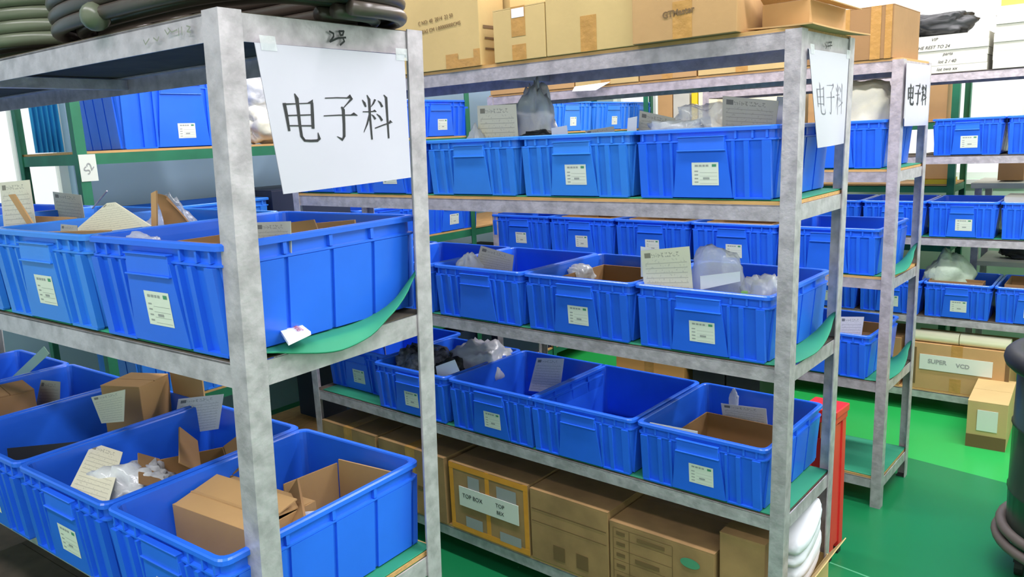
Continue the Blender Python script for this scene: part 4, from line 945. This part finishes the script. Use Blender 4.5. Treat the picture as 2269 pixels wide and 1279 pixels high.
mb = MB(); n = 60; rs = []
for i in range(n+1):
    u = i/n; yy = -.065+.135*u
    x = .014*math.sin(u*34)
    rs.append([(x, yy, -.63), (x, yy, 0), (x+.002, yy, 0), (x+.002, yy, -.63)])
mb.rings(rs, True, True); mb.build('curtain_cloth', M_CURT, cr)
mb = MB(); mb.tube([(0, -.28, .012), (0, .22, .012)], .010, 10); mb.build('curtain_rod', M_FRAME, cr, smooth=True)
for yy in (-.26, .20):
    mb = MB(); mb.box(-.1295, yy-.008, .0, .0, yy+.008, .016); mb.build('bracket', M_FRAME, cr)
# --- floor things
# red stool
r = empty('stool', (.235, 2.40, 0), R(-4)); tag(r, 'narrow red metal stand between the second and third racks', 'stand'); r.name = 'red_stand'
mb = MB(); mb.box(-.055, -.07, .620, .085, .07, .650); mb.box(-.050, -.065, .592, .080, .065, .6195); mb.build('top', M_RED, r, bevel=.004)
for (sx, sy) in ((1, -1), (-1, -1), (1, 1), (-1, 1)):
    mb = MB(); a0, b0, a1, b1 = sx*.045+.010, sy*.045, sx*.045+.010, sy*.048; w_ = .020
    mb.hexa([(a1-w_, b1-w_, .03), (a1+w_, b1-w_, .03), (a1+w_, b1+w_, .03), (a1-w_, b1+w_, .03), (a0-w_, b0-w_, .5915), (a0+w_, b0-w_, .5915), (a0+w_, b0+w_, .5915), (a0-w_, b0+w_, .5915)])
    l = mb.build('leg', M_RED, r, bevel=.003)
    mb = MB(); mb.box(a1-.016, b1-.016, 0, a1+.016, b1+.016, .03); mb.build('rubber_foot', M_BLACK, l)
mb = MB(); mb.box(.060, -.052, .06, .070, .052, .58); mb.build('side_panel', M_RED, r)
mb = MB(); mb.box(-.030, -.055, .10, .030, -.045, .52); mb.build('side_panel', M_DRED, r)
# carton on the floor
cf = carton('W', .535, 3.93, 0, .185, .46, .26, 'tan carton with white label standing on the green floor', M_CARDY, rz=2, tape='', prints=((.0, 1, .0, .28, 0),))
sb = MB(); sb.box(-.045, -.2345, .10, .050, -.2322, .215); sb.build('paper_label', M_STICK, cf)
# dark drum with casters
r = empty('wheeled_bin', (1.145, 2.74, 0)); tag(r, 'dark green round bin on casters at the right edge', 'bin')
def lathe(prof, n=40):
    mb = MB(); mb.rings([[(rr*math.cos(2*math.pi*j/n), rr*math.sin(2*math.pi*j/n), z) for j in range(n)] for rr, z in prof], True, True); return mb
lathe([(.285, .16), (.288, .17), (.292, .34), (.296, .345), (.292, .35), (.292, .60), (.297, .605), (.292, .61), (.290, .86), (.28, .865), (.27, .86), (.268, .18)]).build('drum', M_BIN, r, smooth=True)
mb = MB()
for zz, rr in ((.150, .318), (.195, .306)):
    mb.tube([(rr*math.cos(2*math.pi*j/40), rr*math.sin(2*math.pi*j/40), zz) for j in range(40)], .020, 10, closed=True)
mb.build('bumper_ring', mat('grey_rubber', s2l(96, 88, 84), .5), r, smooth=True)
mb = MB(); mb.tube([(.298*math.cos(2*math.pi*j/40), .298*math.sin(2*math.pi*j/40), .86) for j in range(40)], .040, 12, closed=True); mb.build('rim', M_BLACK, r, smooth=True)
lathe([(.0, .12), (.27, .12), (.27, .15), (.0, .15)]).build('base_plate', M_BLACK, r)
for a in (200, 250, 320, 20, 110):
    mb = MB(); cx_, cy_ = .24*math.cos(R(a)), .24*math.sin(R(a)); mb.tube([(cx_-.014, cy_, .042), (cx_+.014, cy_, .042)], .042, 16); mb.box(cx_-.02, cy_-.012, .05, cx_-.016, cy_+.012, .12); mb.box(cx_+.016, cy_-.012, .05, cx_+.02, cy_+.012, .12)
    mb.build('caster', M_BLACK, r)
mb = MB(); mb.tube([(.05, -.1, .5), (.03, -.08, .86), (.0, -.05, .98)], .05, 12); mb.build('hose', M_BOARDSTK, r, smooth=True)

for i, (y1, z, wd, hh) in enumerate(((2.55, .62, .55, .34), (3.15, .62, .5, .30), (3.75, .62, .5, .36), (2.6, .15, .6, .36), (3.3, .15, .6, .34), (4.0, .15, .6, .30), (2.15, 1.178, .5, .36))):
    carton('G', y1-5.6-wd, .03, z+BT, wd, .45, hh, ['dark crate on the lower wall shelf, nearest one', 'dark crate on the lower wall shelf, middle one', 'dark crate on the lower wall shelf, farthest one', 'black crate on the bottom wall shelf, nearest one', 'black crate on the bottom wall shelf, middle one', 'black crate on the bottom wall shelf, farthest one', 'dark navy crate under the upper shelf of the green wall rack'][i], mat('navy_crate', s2l(34, 42, 66), .5), tape='', name='crate', cat='crate')

carton('C', -1.44, .02, LC[0]+MT, .43, .40, .40, 'orange tan carton deep on the bottom shelf of third rack', mat('orange_cardboard', s2l(206, 150, 80), .8))
for i in range(2):  # added black boxes stand in for the shade seen through the lower shelves
    carton('C', -.98+.02+.19*i, .02, LC[0]+MT, .18, .22, .42, ['black box beside the orange tan carton, bottom of third rack', 'black box nearer the aisle, bottom of third rack'][i], M_BLACK, tape='', name='storage_box', cat='box', group='black boxes on the bottom shelf of third rack')
for i in range(2):  # more added black boxes, in place of the shadow under the farthest rack
    carton('W', -1.15+.35*i, 4.38, LB[0]+BT, .33, .36, .30, ['black box at the far left on the bottom of the farthest rack', 'black box beside the brown carton, bottom of farthest rack'][i], M_BLACK, tape='', name='storage_box', cat='box')
